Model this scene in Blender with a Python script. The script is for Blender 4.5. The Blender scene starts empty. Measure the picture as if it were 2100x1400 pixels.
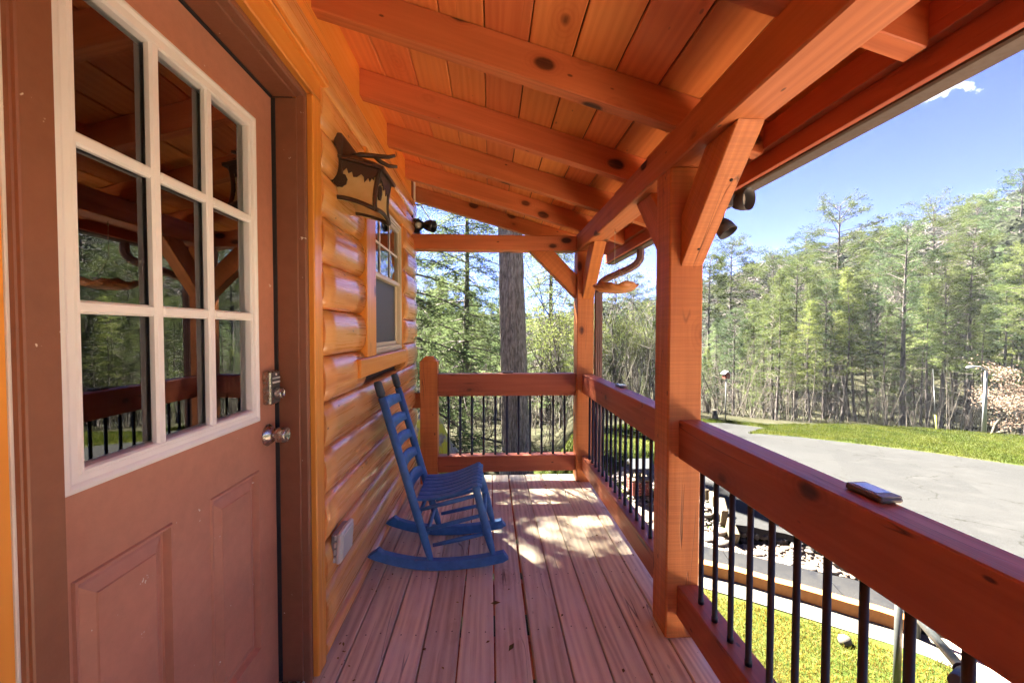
import bpy, bmesh, math, random
import numpy as np
from mathutils import Matrix, Vector, noise, Euler

R_ = math.radians
rnd = random.Random(7)
sc = bpy.context.scene
COL = sc.collection

# ------------------------------------------------------------------ camera
H = 1.2793
cam_d = bpy.data.cameras.new('camera'); cam = bpy.data.objects.new('camera', cam_d); COL.objects.link(cam)
cam_d.sensor_width = 36; cam_d.lens = 844.88/2100*36; cam_d.clip_start = .02; cam_d.clip_end = 3000
cam.matrix_world = (Matrix.Translation((0, 0, H)) @ Matrix.Rotation(-.0533, 4, 'Z')
                    @ Matrix.Rotation(math.pi/2-.0271, 4, 'X') @ Matrix.Rotation(.0016, 4, 'Z'))
sc.camera = cam

# ------------------------------------------------------------------ sky and sun
SUN_E, SUN_A = 50.0, -31.8          # elevation; azimuth clockwise from +Y
w = bpy.data.worlds.new('World'); sc.world = w; w.use_nodes = True
wn, wl = w.node_tree.nodes, w.node_tree.links
wn.clear()
wo = wn.new('ShaderNodeOutputWorld'); bg = wn.new('ShaderNodeBackground'); sky = wn.new('ShaderNodeTexSky')
sky.sky_type = 'NISHITA'; sky.sun_disc = False; sky.sun_elevation = R_(SUN_E); sky.sun_rotation = R_(SUN_A % 360)
sky.air_density = .62; sky.dust_density = .05; sky.ozone_density = 5.0; sky.altitude = 1500
bg.inputs['Strength'].default_value = .06
# one small cumulus low over the trees to the right (fixed direction in the world)
tc = wn.new('ShaderNodeTexCoord')
cd = Vector((1.058, .961, .590)).normalized()
tang = Vector((cd.y, -cd.x, 0)).normalized(); upv = tang.cross(cd).normalized()
if upv.z < 0: upv = -upv
def wmath(op, a, b=None, c=None):
    n = wn.new('ShaderNodeMath'); n.operation = op
    for i, v in enumerate((a, b, c)):
        if v is None: continue
        if isinstance(v, (int, float)): n.inputs[i].default_value = v
        else: wl.new(v, n.inputs[i])
    return n.outputs[0]
def wdot(vec):
    n = wn.new('ShaderNodeVectorMath'); n.operation = 'DOT_PRODUCT'
    wl.new(tc.outputs['Generated'], n.inputs[0]); n.inputs[1].default_value = vec
    return n.outputs['Value']
a_ = wdot(tang); b_ = wdot(upv); f_ = wdot(cd)
b2 = wmath('ADD', b_, wmath('MULTIPLY', a_, .42))
rr = wmath('SQRT', wmath('ADD', wmath('POWER', wmath('DIVIDE', a_, .052), 2), wmath('POWER', wmath('DIVIDE', b2, .020), 2)))
nz = wn.new('ShaderNodeTexNoise'); nz.inputs['Scale'].default_value = 26; nz.inputs['Detail'].default_value = 8
nz.inputs['Roughness'].default_value = .62
wl.new(tc.outputs['Generated'], nz.inputs['Vector'])
body = wmath('SUBTRACT', wmath('ADD', wmath('MULTIPLY', nz.outputs['Fac'], 2.6), -.55), rr)
mr = wn.new('ShaderNodeMapRange'); mr.inputs['From Min'].default_value = -.1; mr.inputs['From Max'].default_value = .55
wl.new(body, mr.inputs['Value'])
front = wmath('GREATER_THAN', f_, .5)
fac = wmath('MULTIPLY', mr.outputs[0], front)
mx = wn.new('ShaderNodeMixRGB'); wl.new(fac, mx.inputs['Fac'])
tint = wn.new('ShaderNodeMixRGB'); tint.blend_type = 'MULTIPLY'; tint.inputs['Fac'].default_value = 1; tint.inputs['Color2'].default_value = (.060, .086, .215, 1)
wl.new(sky.outputs[0], tint.inputs['Color1']); wl.new(tint.outputs[0], mx.inputs['Color1'])
mx.inputs['Color2'].default_value = (3.6, 3.7, 3.9, 1)
wl.new(mx.outputs[0], bg.inputs['Color']); wl.new(bg.outputs[0], wo.inputs['Surface'])

sl = bpy.data.lights.new('sun', 'SUN'); sl.energy = 4.4; sl.angle = R_(.6); sl.color = (1, .93, .82)
sun = bpy.data.objects.new('sun', sl); COL.objects.link(sun)
sd = Vector((math.sin(R_(SUN_A))*math.cos(R_(SUN_E)), math.cos(R_(SUN_A))*math.cos(R_(SUN_E)), math.sin(R_(SUN_E))))
sun.rotation_euler = sd.to_track_quat('Z', 'Y').to_euler(); sun.location = (-8, 14, 20)

sc.view_settings.view_transform = 'Standard'; sc.view_settings.look = 'None'
sc.view_settings.gamma = 1; sc.view_settings.use_curve_mapping = False
sc.view_settings.exposure = 5.08
sc.render.engine = 'CYCLES'
cy = sc.cycles
cy.max_bounces = 8; cy.diffuse_bounces = 5; cy.glossy_bounces = 4; cy.transmission_bounces = 4; cy.transparent_max_bounces = 8
cy.sample_clamp_indirect = 8; cy.use_denoising = True; cy.caustics_reflective = False; cy.caustics_refractive = False

# ------------------------------------------------------------------ materials
def lin(r, g, b):
    f = lambda c: (c/255/12.92) if c/255 <= .04045 else ((c/255+.055)/1.055)**2.4
    return (f(r), f(g), f(b), 1)
class NT:
    def __init__(s, name):
        s.m = bpy.data.materials.new(name); s.m.use_nodes = True
        s.n = s.m.node_tree.nodes; s.l = s.m.node_tree.links
        s.b = s.n['Principled BSDF']
    def new(s, t, **k):
        n = s.n.new(t)
        for a, v in k.items():
            if hasattr(n, a): setattr(n, a, v)
        return n
    def put(s, sock, v):
        if isinstance(v, (int, float, tuple)): sock.default_value = v
        else: s.l.new(v, sock)
    def math(s, op, a, b=None):
        n = s.new('ShaderNodeMath', operation=op); s.put(n.inputs[0], a)
        if b is not None: s.put(n.inputs[1], b)
        return n.outputs[0]
    def mix(s, f, a, b, mode='MIX'):
        n = s.new('ShaderNodeMixRGB', blend_type=mode); s.put(n.inputs[0], f); s.put(n.inputs[1], a); s.put(n.inputs[2], b)
        return n.outputs[0]
    def rng(s, v, a, b, c=0., d=1.):
        n = s.new('ShaderNodeMapRange'); s.put(n.inputs[0], v)
        for i, x in enumerate((a, b, c, d)): n.inputs[i+1].default_value = x
        return n.outputs[0]
    def coords(s, scale=(1, 1, 1), rand=True):
        t = s.new('ShaderNodeTexCoord'); v = t.outputs['Object']
        if rand:
            o = s.new('ShaderNodeObjectInfo'); m = s.new('ShaderNodeVectorMath', operation='SCALE')
            m.inputs[0].default_value = (37.1, 13.7, 71.3); s.l.new(o.outputs['Random'], m.inputs['Scale'])
            a = s.new('ShaderNodeVectorMath', operation='ADD'); s.l.new(v, a.inputs[0]); s.l.new(m.outputs[0], a.inputs[1]); v = a.outputs[0]
        mp = s.new('ShaderNodeMapping'); mp.inputs['Scale'].default_value = scale; s.l.new(v, mp.inputs[0])
        return mp.outputs[0]
    def noise(s, vec, scale=1., detail=4., rough=.55, dist=0.):
        n = s.new('ShaderNodeTexNoise'); s.l.new(vec, n.inputs['Vector'])
        n.inputs['Scale'].default_value = scale; n.inputs['Detail'].default_value = detail
        n.inputs['Roughness'].default_value = rough; n.inputs['Distortion'].default_value = dist
        return n.outputs['Fac']
    def bump(s, h, strength=.3, dist=.01):
        n = s.new('ShaderNodeBump'); s.put(n.inputs['Height'], h)
        n.inputs['Strength'].default_value = strength; n.inputs['Distance'].default_value = dist
        s.l.new(n.outputs[0], s.b.inputs['Normal'])
    def rand(s):
        return s.new('ShaderNodeObjectInfo').outputs['Random']

def wood(name, light, dark, knot, rough=.45, coat=.25, coat_rough=.2, grain=.6, knots=1., var=.2, bump=.25, wear=None, grey=None, sat=1.0, spec=.4, kr=.125, ks=1.):
    t = NT(name)
    g1 = t.noise(t.coords((.7, 26, 26)), 2.2, 6, .6)             # fine fibre
    base = t.coords((1, 1, 1))
    warp = t.noise(t.coords((.6, 4, 4)), 1.6, 2, .5)
    # growth bands
    wv = t.new('ShaderNodeTexWave', wave_type='BANDS', bands_direction='Y')
    t.l.new(t.coords((.10, 1, .8)), wv.inputs['Vector'])
    wv.inputs['Scale'].default_value = 9; wv.inputs['Distortion'].default_value = 9; wv.inputs['Detail'].default_value = 2
    wv.inputs['Detail Scale'].default_value = 1.1
    band = wv.outputs['Fac']
    f = t.math('ADD', t.math('MULTIPLY', g1, .72), t.math('MULTIPLY', band, .30))
    f = t.math('ADD', f, t.math('MULTIPLY', warp, .25))
    f = t.rng(f, .35, .85)
    f = t.math('MULTIPLY', f, grain)
    col = t.mix(f, light, dark)
    # broad tone drift
    dr = t.noise(t.coords((.8, 2.2, 2.2)), 1.3, 3, .5)
    col = t.mix(t.rng(dr, .35, .7, 0, .35), col, tuple(c*.80 for c in light[:3])+(1,), 'MIX')
    # knots
    v = t.new('ShaderNodeTexVoronoi', feature='F1'); t.l.new(t.coords((2.6*ks, 4.6*ks, 4.6*ks)), v.inputs['Vector']); v.inputs['Scale'].default_value = 1.0
    wob = t.math('MULTIPLY', t.noise(base, 18, 2), .05)
    d = t.math('ADD', v.outputs['Distance'], wob)
    sepc = t.new('ShaderNodeSeparateColor'); t.l.new(v.outputs['Color'], sepc.inputs[0])
    gate = t.math('GREATER_THAN', sepc.outputs[0], 1-.62*knots)
    kf = t.math('MULTIPLY', t.rng(d, kr, kr-.065), gate)
    halo = t.math('MULTIPLY', t.math('MULTIPLY', t.rng(d, .34, .12), gate), .45)
    ringf = t.math('MULTIPLY', t.math('MULTIPLY', t.rng(t.math('SINE', t.math('MULTIPLY', d, 85.)), -.2, .9), t.rng(d, .42, .16)), gate)
    col = t.mix(t.math('MULTIPLY', ringf, .42), col, dark)
    col = t.mix(halo, col, dark); col = t.mix(t.math('MULTIPLY', kf, t.rng(g1, .3, .6, .72, 1.)), col, knot)
    # small pin knots and checks
    v2 = t.new('ShaderNodeTexVoronoi', feature='F1'); t.l.new(t.coords((4, 9, 9)), v2.inputs['Vector']); v2.inputs['Scale'].default_value = 1.4
    pin = t.math('MULTIPLY', t.rng(v2.outputs['Distance'], .075, .045), .8*min(1, knots))
    col = t.mix(pin, col, knot)
    ck = t.noise(t.coords((.9, 14, 14)), 1.0, 1, .5, .4)
    ckf = t.math('MULTIPLY', t.rng(t.math('ABSOLUTE', t.math('SUBTRACT', ck, .5)), .009, .0), t.rng(t.noise(t.coords((1.1, 5, 5)), 1.7, 1), .54, .62))
    col = t.mix(t.math('MULTIPLY', ckf, .8 if any(k in name for k in ('post', 'rail', 'timber', 'deck', 'old')) else .12), col, knot)
    if grey:
        gw = t.noise(t.coords((1.5, 5, 5)), 2.1, 5, .65)
        col = t.mix(t.rng(gw, .42, .68, 0, .75), col, grey)
    if wear:
        ww = t.noise(t.coords((3, 12, 12)), 5, 4, .7)
        col = t.mix(t.rng(ww, .68, .74, 0, .7), col, wear)
    hs = t.new('ShaderNodeHueSaturation'); t.l.new(col, hs.inputs['Color']); hs.inputs['Saturation'].default_value = sat
    t.l.new(t.rng(t.rand(), 0, 1, 1-var, 1+var), hs.inputs['Value'])
    rr = t.new('ShaderNodeMath', operation='FRACT'); t.l.new(t.math('MULTIPLY', t.rand(), 7.31), rr.inputs[0])
    t.l.new(t.rng(rr.outputs[0], 0, 1, .5-.006*min(var*6, 1.6), .5+.008*min(var*6, 1.6)), hs.inputs['Hue'])
    t.l.new(hs.outputs[0], t.b.inputs['Base Color'])
    t.l.new(t.rng(g1, .3, .7, rough-.08, rough+.12), t.b.inputs['Roughness'])
    t.b.inputs['Coat Weight'].default_value = coat; t.b.inputs['Coat Roughness'].default_value = coat_rough
    t.b.inputs['Specular IOR Level'].default_value = spec
    h = t.math('SUBTRACT', t.math('ADD', t.math('MULTIPLY', g1, .5), t.math('MULTIPLY', kf, .15)), ckf)
    if name == 'stained_post':
        saw = t.noise(t.coords((150, 3, 3)), 1, 2, .5); h = t.math('ADD', h, t.math('MULTIPLY', saw, .5))
        hs.inputs['Saturation'].default_value = 1.0; t.l.new(t.mix(t.rng(saw, .4, .62, 0, .22), hs.outputs[0], (.30, .075, .016, 1)), t.b.inputs['Base Color'])
    t.bump(h, bump, .004)
    return t.m

def plain(name, col, rough=.5, metal=0., bump=0., bscale=60., spot=None, spec=.5, coat=0., var=0., mottled=.12):
    t = NT(name)
    n = t.noise(t.coords(), bscale*.15, 4, .6)
    c = t.mix(t.rng(n, .3, .7, 0, 1), tuple(x*(1-mottled) for x in col[:3])+(1,), tuple(min(1, x*(1+mottled)) for x in col[:3])+(1,))
    if spot:
        sp = t.noise(t.coords(), spot[1], 3, .7)
        c = t.mix(t.rng(sp, spot[2], spot[2]+.02), c, spot[0])
    if var:
        hs = t.new('ShaderNodeHueSaturation'); t.l.new(c, hs.inputs['Color']); t.l.new(t.rng(t.rand(), 0, 1, 1-var, 1+var), hs.inputs['Value']); c = hs.outputs[0]
    t.l.new(c, t.b.inputs['Base Color']); t.b.inputs['Metallic'].default_value = metal
    n2 = t.noise(t.coords(), bscale, 3, .6)
    t.l.new(t.rng(n2, .3, .7, rough-.06, rough+.08), t.b.inputs['Roughness'])
    t.b.inputs['Specular IOR Level'].default_value = spec; t.b.inputs['Coat Weight'].default_value = coat
    if bump: t.bump(n2, bump, .003)
    return t.m

KN = (.045, .012, .006, 1)
M = {}
M['ceil'] = wood('stained_ceiling_board', (.80, .29, .090, 1), (.58, .15, .042, 1), KN, rough=.42, coat=.12, grain=.55, knots=.6, var=.2, coat_rough=.35)
M['rafter'] = wood('stained_rafter', (.64, .205, .075, 1), (.36, .088, .032, 1), KN, rough=.45, coat=.1, grain=.55, knots=1.4, var=.1, coat_rough=.35, kr=.22, ks=1.4)
M['post'] = wood('stained_post', (.68, .235, .060, 1), (.42, .110, .028, 1), KN, rough=.5, coat=.08, grain=.6, knots=1.2, var=.05, bump=.5, coat_rough=.4, kr=.20, ks=1.3)
M['rail'] = wood('stained_rail', (.46, .120, .048, 1), (.25, .060, .026, 1), (.03, .010, .006, 1), rough=.5, coat=.1, grain=.6, knots=1.1, var=.06, coat_rough=.4, bump=.35, kr=.14)
M['wall'] = wood('golden_wall_board', (.88, .36, .060, 1), (.66, .20, .030, 1), (.13, .03, .008, 1), rough=.35, coat=.3, grain=.5, knots=.6, var=.06)
M['log'] = wood('varnished_log', (.90, .44, .145, 1), (.60, .23, .062, 1), (.14, .035, .012, 1), rough=.28, coat=.55, coat_rough=.17, grain=.85, knots=1., var=.12, bump=.3)
M['deck'] = wood('weathered_red_deck', (.86, .74, .49, 1), (.44, .32, .21, 1), (.04, .014, .010, 1), rough=.62, coat=0, grain=.85, knots=.45, var=.14, bump=.8, grey=(.74, .68, .53, 1), wear=None, sat=.95, spec=.3)
M['timber'] = wood('orange_landscape_timber', (.30, .12, .026, 1), (.20, .072, .014, 1), (.1, .04, .02, 1), rough=.7, coat=0, grain=.4, knots=.3, var=.05)
M['oldwood'] = wood('old_grey_wood', (.12, .095, .055, 1), (.05, .036, .02, 1), (.05, .03, .02, 1), rough=.85, coat=0, grain=.9, knots=.3, var=.2, bump=1.)
M['cedar_tray'] = wood('feeder_wood', (.50, .19, .06, 1), (.26, .08, .02, 1), KN, rough=.5, coat=.2, knots=.4)
M['fascia'] = wood('red_fascia', (.42, .10, .05, 1), (.30, .06, .03, 1), KN, rough=.6, coat=0, grain=.3, knots=.2, var=.03)
WHT = (.78, .74, .66, 1)
M['door'] = plain('brown_door_paint', (.54, .240, .155, 1), .42, bump=.10, bscale=220, spot=((.75, .68, .58, 1), 26, .71), mottled=.06)
M['trim'] = plain('dark_brown_trim_paint', (.25, .098, .052, 1), .40, bump=.1, bscale=160, spot=((.75, .66, .55, 1), 22, .70), mottled=.08)
M['white'] = plain('white_lite_frame', (.93, .915, .89, 1), .38, bump=.03, mottled=.02)
M['cream'] = plain('cream_window_vinyl', (.70, .62, .47, 1), .4, mottled=.05)
M['black'] = plain('black_metal', (.012, .011, .012, 1), .36, 0, bump=.05, bscale=300)
M['bronze'] = plain('dark_bronze', (.075, .045, .032, 1), .42, .25, bump=.25, bscale=120)
M['blackseal'] = plain('weather_seal', (.012, .012, .016, 1), .6)
M['nickel'] = plain('brushed_nickel', (.52, .49, .44, 1), .26, 1.0, bump=.02)
M['darkbtn'] = plain('dark_keypad', (.11, .10, .10, 1), .4, .3)
M['btn'] = plain('keypad_button', (.7, .69, .66, 1), .4)
M['blue'] = plain('blue_chair_paint', (.055, .190, .46, 1), .48, bump=.35, bscale=160, spot=((.16, .22, .34, 1), 30, .74), mottled=.18)
M['bluetip'] = plain('worn_dark_blue', (.035, .055, .085, 1), .55, bump=.5, bscale=110, mottled=.3)
M['plastic'] = plain('grey_white_plastic', (.62, .62, .58, 1), .4, mottled=.04)
M['plasticd'] = plain('grey_plastic', (.30, .30, .29, 1), .5)
M['solar'] = plain('solar_panel', (.30, .37, .42, 1), .14, 0, coat=.6)
M['solarb'] = plain('solar_body', (.10, .095, .10, 1), .38)
M['screw'] = plain('screw_head', (.02, .014, .012, 1), .6, .3)
M['fixture'] = plain('grey_flood_shell', (.060, .058, .062, 1), .5, bump=.1)
M['lampglass'] = plain('pale_lamp_lens', (.62, .58, .48, 1), .3)
M['downspout'] = plain('brown_downspout', (.17, .095, .080, 1), .45)
M['gutter'] = plain('gutter_edge', (.10, .065, .050, 1), .5)
M['shingle'] = plain('dark_shingle', (.06, .055, .05, 1), .9)
M['rope'] = plain('twine', (.45, .38, .28, 1), .9)
M['pipe'] = plain('galvanised_pipe', (.070, .075, .070, 1), .38, .6, bump=.1)
M['stone'] = plain('river_stone', (.10, .080, .062, 1), .75, bump=.4, bscale=60, var=.45, mottled=.25)
M['darkstone'] = plain('dark_wall_stone', (.022, .018, .013, 1), .85, bump=.8, bscale=60, var=.4, mottled=.35)
M['redlog'] = plain('red_log_paint', (.12, .022, .010, 1), .6)
M['interior'] = plain('interior_brown', (.05, .03, .018, 1), .8)
M['screen'] = plain('insect_screen', (.075, .080, .095, 1), .5, bump=.3, bscale=900)
M['housewhite'] = plain('white_paint', (.16, .16, .158, 1), .5)
M['wellroof'] = plain('grey_shake_roof', (.05, .055, .06, 1), .8, 0, bump=.5, bscale=40)
M['houseroof'] = plain('light_metal_roof', (.16, .165, .175, 1), .35, .3)
M['yellow'] = plain('yellow_guard', (.14, .15, .015, 1), .5)
M['caulk'] = plain('white_caulk', (.72, .68, .60, 1), .6, bump=.4)

def glass_mat():
    m = bpy.data.materials.new('window_glass'); m.use_nodes = True; n = m.node_tree.nodes; l = m.node_tree.links; n.clear()
    o = n.new('ShaderNodeOutputMaterial'); mx = n.new('ShaderNodeMixShader'); tr = n.new('ShaderNodeBsdfTransparent'); gl = n.new('ShaderNodeBsdfGlossy')
    fr = n.new('ShaderNodeFresnel'); fr.inputs['IOR'].default_value = 1.9; gl.inputs['Roughness'].default_value = .004
    tr.inputs['Color'].default_value = (.82, .85, .83, 1); gl.inputs['Color'].default_value = (1, 1, 1, 1)
    mp = n.new('ShaderNodeMath'); mp.operation = 'MULTIPLY_ADD'; mp.inputs[1].default_value = 1.15; mp.inputs[2].default_value = .05
    l.new(fr.outputs[0], mp.inputs[0]); l.new(mp.outputs[0], mx.inputs[0]); l.new(tr.outputs[0], mx.inputs[1]); l.new(gl.outputs[0], mx.inputs[2]); l.new(mx.outputs[0], o.inputs[0])
    return m
M['glass'] = glass_mat()

def shade_mat():                      # frosted amber-cream lantern glass
    t = NT('cream_lantern_glass'); t.b.inputs['Base Color'].default_value = (.74, .60, .34, 1)
    n = t.noise(t.coords(), 14, 4, .6); t.l.new(t.mix(t.rng(n, .3, .7), (.64, .44, .17, 1), (.76, .58, .28, 1)), t.b.inputs['Base Color'])
    t.b.inputs['Roughness'].default_value = .35; t.b.inputs['Subsurface Weight'].default_value = .2; t.b.inputs['Subsurface Radius'].default_value = (.02, .015, .01)
    return t.m
M['shade'] = shade_mat()

def leaf_mat(name, c1, c2, c3=None, trans=.35, scale=.8):
    m = bpy.data.materials.new(name); m.use_nodes = True; n = m.node_tree.nodes; l = m.node_tree.links; n.clear()
    o = n.new('ShaderNodeOutputMaterial'); df = n.new('ShaderNodeBsdfDiffuse'); tl = n.new('ShaderNodeBsdfTranslucent'); mx = n.new('ShaderNodeMixShader')
    g = n.new('ShaderNodeNewGeometry'); nz = n.new('ShaderNodeTexNoise'); nz.inputs['Scale'].default_value = scale; nz.inputs['Detail'].default_value = 3
    l.new(g.outputs['Position'], nz.inputs['Vector'])
    cr = n.new('ShaderNodeMixRGB'); cr.inputs[1].default_value = c1; cr.inputs[2].default_value = c2
    mr = n.new('ShaderNodeMapRange'); mr.inputs[1].default_value = .36; mr.inputs[2].default_value = .64
    l.new(nz.outputs['Fac'], mr.inputs[0]); l.new(mr.outputs[0], cr.inputs[0])
    last = cr.outputs[0]
    ob = n.new('ShaderNodeObjectInfo'); hs = n.new('ShaderNodeHueSaturation'); m2 = n.new('ShaderNodeMapRange')
    m2.inputs[3].default_value = .72; m2.inputs[4].default_value = 1.3; l.new(ob.outputs['Random'], m2.inputs[0]); l.new(m2.outputs[0], hs.inputs['Value'])
    # per-leaf variation
    isl = g.outputs['Random Per Island']; m3 = n.new('ShaderNodeMapRange'); m3.inputs[3].default_value = .82; m3.inputs[4].default_value = 1.18
    l.new(isl, m3.inputs[0]); mu = n.new('ShaderNodeMath'); mu.operation = 'MULTIPLY'; l.new(m2.outputs[0], mu.inputs[0]); l.new(m3.outputs[0], mu.inputs[1]); l.new(mu.outputs[0], hs.inputs['Value'])
    l.new(last, hs.inputs['Color'])
    l.new(hs.outputs[0], df.inputs[0]); l.new(hs.outputs[0], tl.inputs[0]); mx.inputs[0].default_value = trans
    l.new(df.outputs[0], mx.inputs[1]); l.new(tl.outputs[0], mx.inputs[2]); l.new(mx.outputs[0], o.inputs[0])
    return m
M['pine'] = leaf_mat('pine_needles', (.056, .076, .026, 1), (.086, .102, .038, 1))
M['dpine'] = leaf_mat('dark_pine_needles', (.037, .056, .027, 1), (.056, .077, .035, 1))
M['hemlock'] = leaf_mat('hemlock_needles', (.056, .082, .034, 1), (.105, .133, .058, 1), scale=1.2, trans=.4)
M['yell'] = leaf_mat('spring_leaves', (.072, .092, .026, 1), (.100, .113, .036, 1), trans=.45)
M['farleaf'] = leaf_mat('far_foliage', (.055, .066, .042, 1), (.072, .082, .052, 1), scale=.1)
M['pink'] = leaf_mat('pink_blossom', (.15, .105, .078, 1), (.20, .145, .11, 1), trans=.4)
M['grassb'] = leaf_mat('grass_blades', (.030, .043, .007, 1), (.055, .060, .012, 1), trans=.4, scale=1.5)
M['grassy'] = leaf_mat('yellow_grass_blades', (.155, .118, .020, 1), (.090, .092, .015, 1), trans=.4, scale=3)

M['straw'] = leaf_mat('straw_blades', (.26, .19, .05, 1), (.18, .12, .04, 1), trans=.3, scale=3)
def bark_mat(name, c1, c2, scale=8, bump=.8):
    t = NT(name); v = t.noise(t.coords((1, 1, .22)), scale, 6, .65)
    t.l.new(t.mix(t.rng(v, .35, .65), c1, c2), t.b.inputs['Base Color']); t.b.inputs['Roughness'].default_value = .95
    t.b.inputs['Specular IOR Level'].default_value = .15
    t.bump(v, bump, .02); return t.m
M['bark'] = bark_mat('grey_bark', (.045, .038, .034, 1), (.11, .092, .085, 1), 9)
M['bigbark'] = bark_mat('furrowed_bark', (.095, .080, .058, 1), (.34, .30, .235, 1), 26)
M['twig'] = bark_mat('bare_twig', (.062, .053, .048, 1), (.105, .092, .085, 1), 5, .3)
M['brush'] = bark_mat('brush_stems', (.040, .034, .028, 1), (.095, .082, .066, 1), 5, .3)
M['palebark'] = bark_mat('pale_bark', (.06, .052, .036, 1), (.10, .09, .068, 1), 5, .3)

def ground_mat(name, cols, scales, bump=.5, rough=.95, bdist=.02, rand=False):
    t = NT(name); c = cols[0]
    last = None
    for i, (col, s_, lo, hi) in enumerate(scales):
        f = t.noise(t.coords((1, 1, 1), rand), s_, 6, .62)
        last = f
        c = t.mix(t.rng(f, lo, hi), c, col)
    t.l.new(c, t.b.inputs['Base Color']); t.b.inputs['Roughness'].default_value = rough; t.b.inputs['Specular IOR Level'].default_value = .2
    t.b.inputs['Specular IOR Level'].default_value = .03
    t.bump(last, bump, bdist); return t.m
M['lawn'] = ground_mat('lawn_grass', [(.033, .043, .009, 1)], [((.048, .050, .015, 1), .35, .42, .62), ((.025, .037, .007, 1), 1.7, .45, .62), ((.062, .055, .022, 1), 6, .60, .72), ((.020, .030, .006, 1), 22, .5, .68)], .8)
M['litter'] = ground_mat('leaf_litter', [(.032, .030, .018, 1)], [((.020, .022, .011, 1), 1.2, .42, .6), ((.055, .046, .032, 1), 14, .54, .68), ((.012, .013, .006, 1), 40, .48, .7)], 1.)
M['concrete'] = ground_mat('driveway_concrete', [(.0215, .0213, .0207, 1)], [((.0160, .0160, .0157, 1), .35, .42, .60), ((.027, .0267, .0258, 1), 2, .5, .7), ((.015, .015, .015, 1), 7, .60, .74), ((.024, .0245, .0245, 1), 60, .4, .6)], .3, .8, .003, True)
M['path'] = ground_mat('dark_path', [(.011, .0115, .013, 1)], [((.018, .018, .018, 1), 2, .42, .62), ((.007, .008, .011, 1), 5, .55, .7), ((.014, .0135, .0135, 1), 60, .4, .7)], .3, .8, .003)
M['strip'] = ground_mat('pale_concrete_edging', [(.085, .077, .064, 1)], [((.06, .055, .044, 1), 3, .45, .65), ((.10, .092, .078, 1), 14, .5, .7), ((.05, .043, .033, 1), 20, .62, .74)], .4, .85, .004)
M['peach'] = ground_mat('peach_concrete', [(.42, .30, .225, 1)], [((.37, .27, .20, 1), 4, .45, .65), ((.46, .34, .26, 1), 40, .5, .7)], .3, .85, .003)
M['gravel'] = ground_mat('rock_bed_soil', [(.10, .072, .052, 1)], [((.14, .11, .085, 1), 9, .48, .6), ((.12, .09, .07, 1), 30, .5, .65)], 1., .95, .02)
def add_cracks(m, scale=.45, wd=.0045):
    n, l = m.node_tree.nodes, m.node_tree.links; b = n['Principled BSDF']; src = b.inputs['Base Color'].links[0].from_socket
    tcn = n.new('ShaderNodeTexCoord'); nz_ = n.new('ShaderNodeTexNoise'); nz_.inputs['Scale'].default_value = scale; nz_.inputs['Detail'].default_value = 7; nz_.inputs['Roughness'].default_value = .5
    l.new(tcn.outputs['Object'], nz_.inputs['Vector'])
    a = n.new('ShaderNodeMath'); a.operation = 'SUBTRACT'; l.new(nz_.outputs['Fac'], a.inputs[0]); a.inputs[1].default_value = .52
    c = n.new('ShaderNodeMath'); c.operation = 'ABSOLUTE'; l.new(a.outputs[0], c.inputs[0])
    mr_ = n.new('ShaderNodeMapRange'); l.new(c.outputs[0], mr_.inputs[0]); mr_.inputs[1].default_value = wd; mr_.inputs[2].default_value = 0; mr_.inputs[3].default_value = 0; mr_.inputs[4].default_value = .8
    mx_ = n.new('ShaderNodeMixRGB'); l.new(mr_.outputs[0], mx_.inputs[0]); l.new(src, mx_.inputs[1]); mx_.inputs[2].default_value = (.008, .008, .006, 1); l.new(mx_.outputs[0], b.inputs['Base Color'])
add_cracks(M['concrete'])
def moss():
    t = NT('mossy_rock'); v = t.noise(t.coords(), 4, 5, .6); g = t.noise(t.coords((6, 6, 1)), 3, 4, .6)
    c = t.mix(t.rng(g, .4, .6), (.13, .12, .10, 1), (.24, .225, .20, 1)); c = t.mix(t.rng(v, .44, .54), (.34, .34, .03, 1), c)
    t.l.new(c, t.b.inputs['Base Color']); t.b.inputs['Roughness'].default_value = .95; t.bump(g, 1., .03); return t.m
M['moss'] = moss()

# ------------------------------------------------------------------ builders
def link(name, me, mat, parent=None, M4=None, smooth=False):
    o = bpy.data.objects.new(name, me); COL.objects.link(o)
    if mat is not None and not me.materials:
        for m_ in (mat if isinstance(mat, list) else [mat]): me.materials.append(m_)
    if smooth:
        me.polygons.foreach_set('use_smooth', [True]*len(me.polygons))
    M4 = M4 or Matrix()
    if parent is not None:
        o.parent = parent; o.matrix_local = WORLD[parent.name].inverted() @ M4
    else: o.matrix_world = M4
    WORLD[o.name] = M4
    return o
WORLD = {}
def tag(o, label=None, cat=None, group=None, kind=None):
    if label: o['label'] = label
    if cat: o['category'] = cat
    if group: o['group'] = group
    if kind: o['kind'] = kind
    return o
def thing(name, loc, label, cat, group=None):
    o = bpy.data.objects.new(name, None); COL.objects.link(o); o.location = loc; o.empty_display_size = .1
    WORLD[o.name] = Matrix.Translation(loc)
    return tag(o, label, cat, group)
def pyd(name, v, f, mats=None):
    me = bpy.data.meshes.new(name); me.from_pydata([tuple(x) for x in v], [], f); me.update()
    return me
def fix(me):
    bm = bmesh.new(); bm.from_mesh(me); bmesh.ops.recalc_face_normals(bm, faces=bm.faces); bm.to_mesh(me); bm.free(); return me
CACHE = {}
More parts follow.
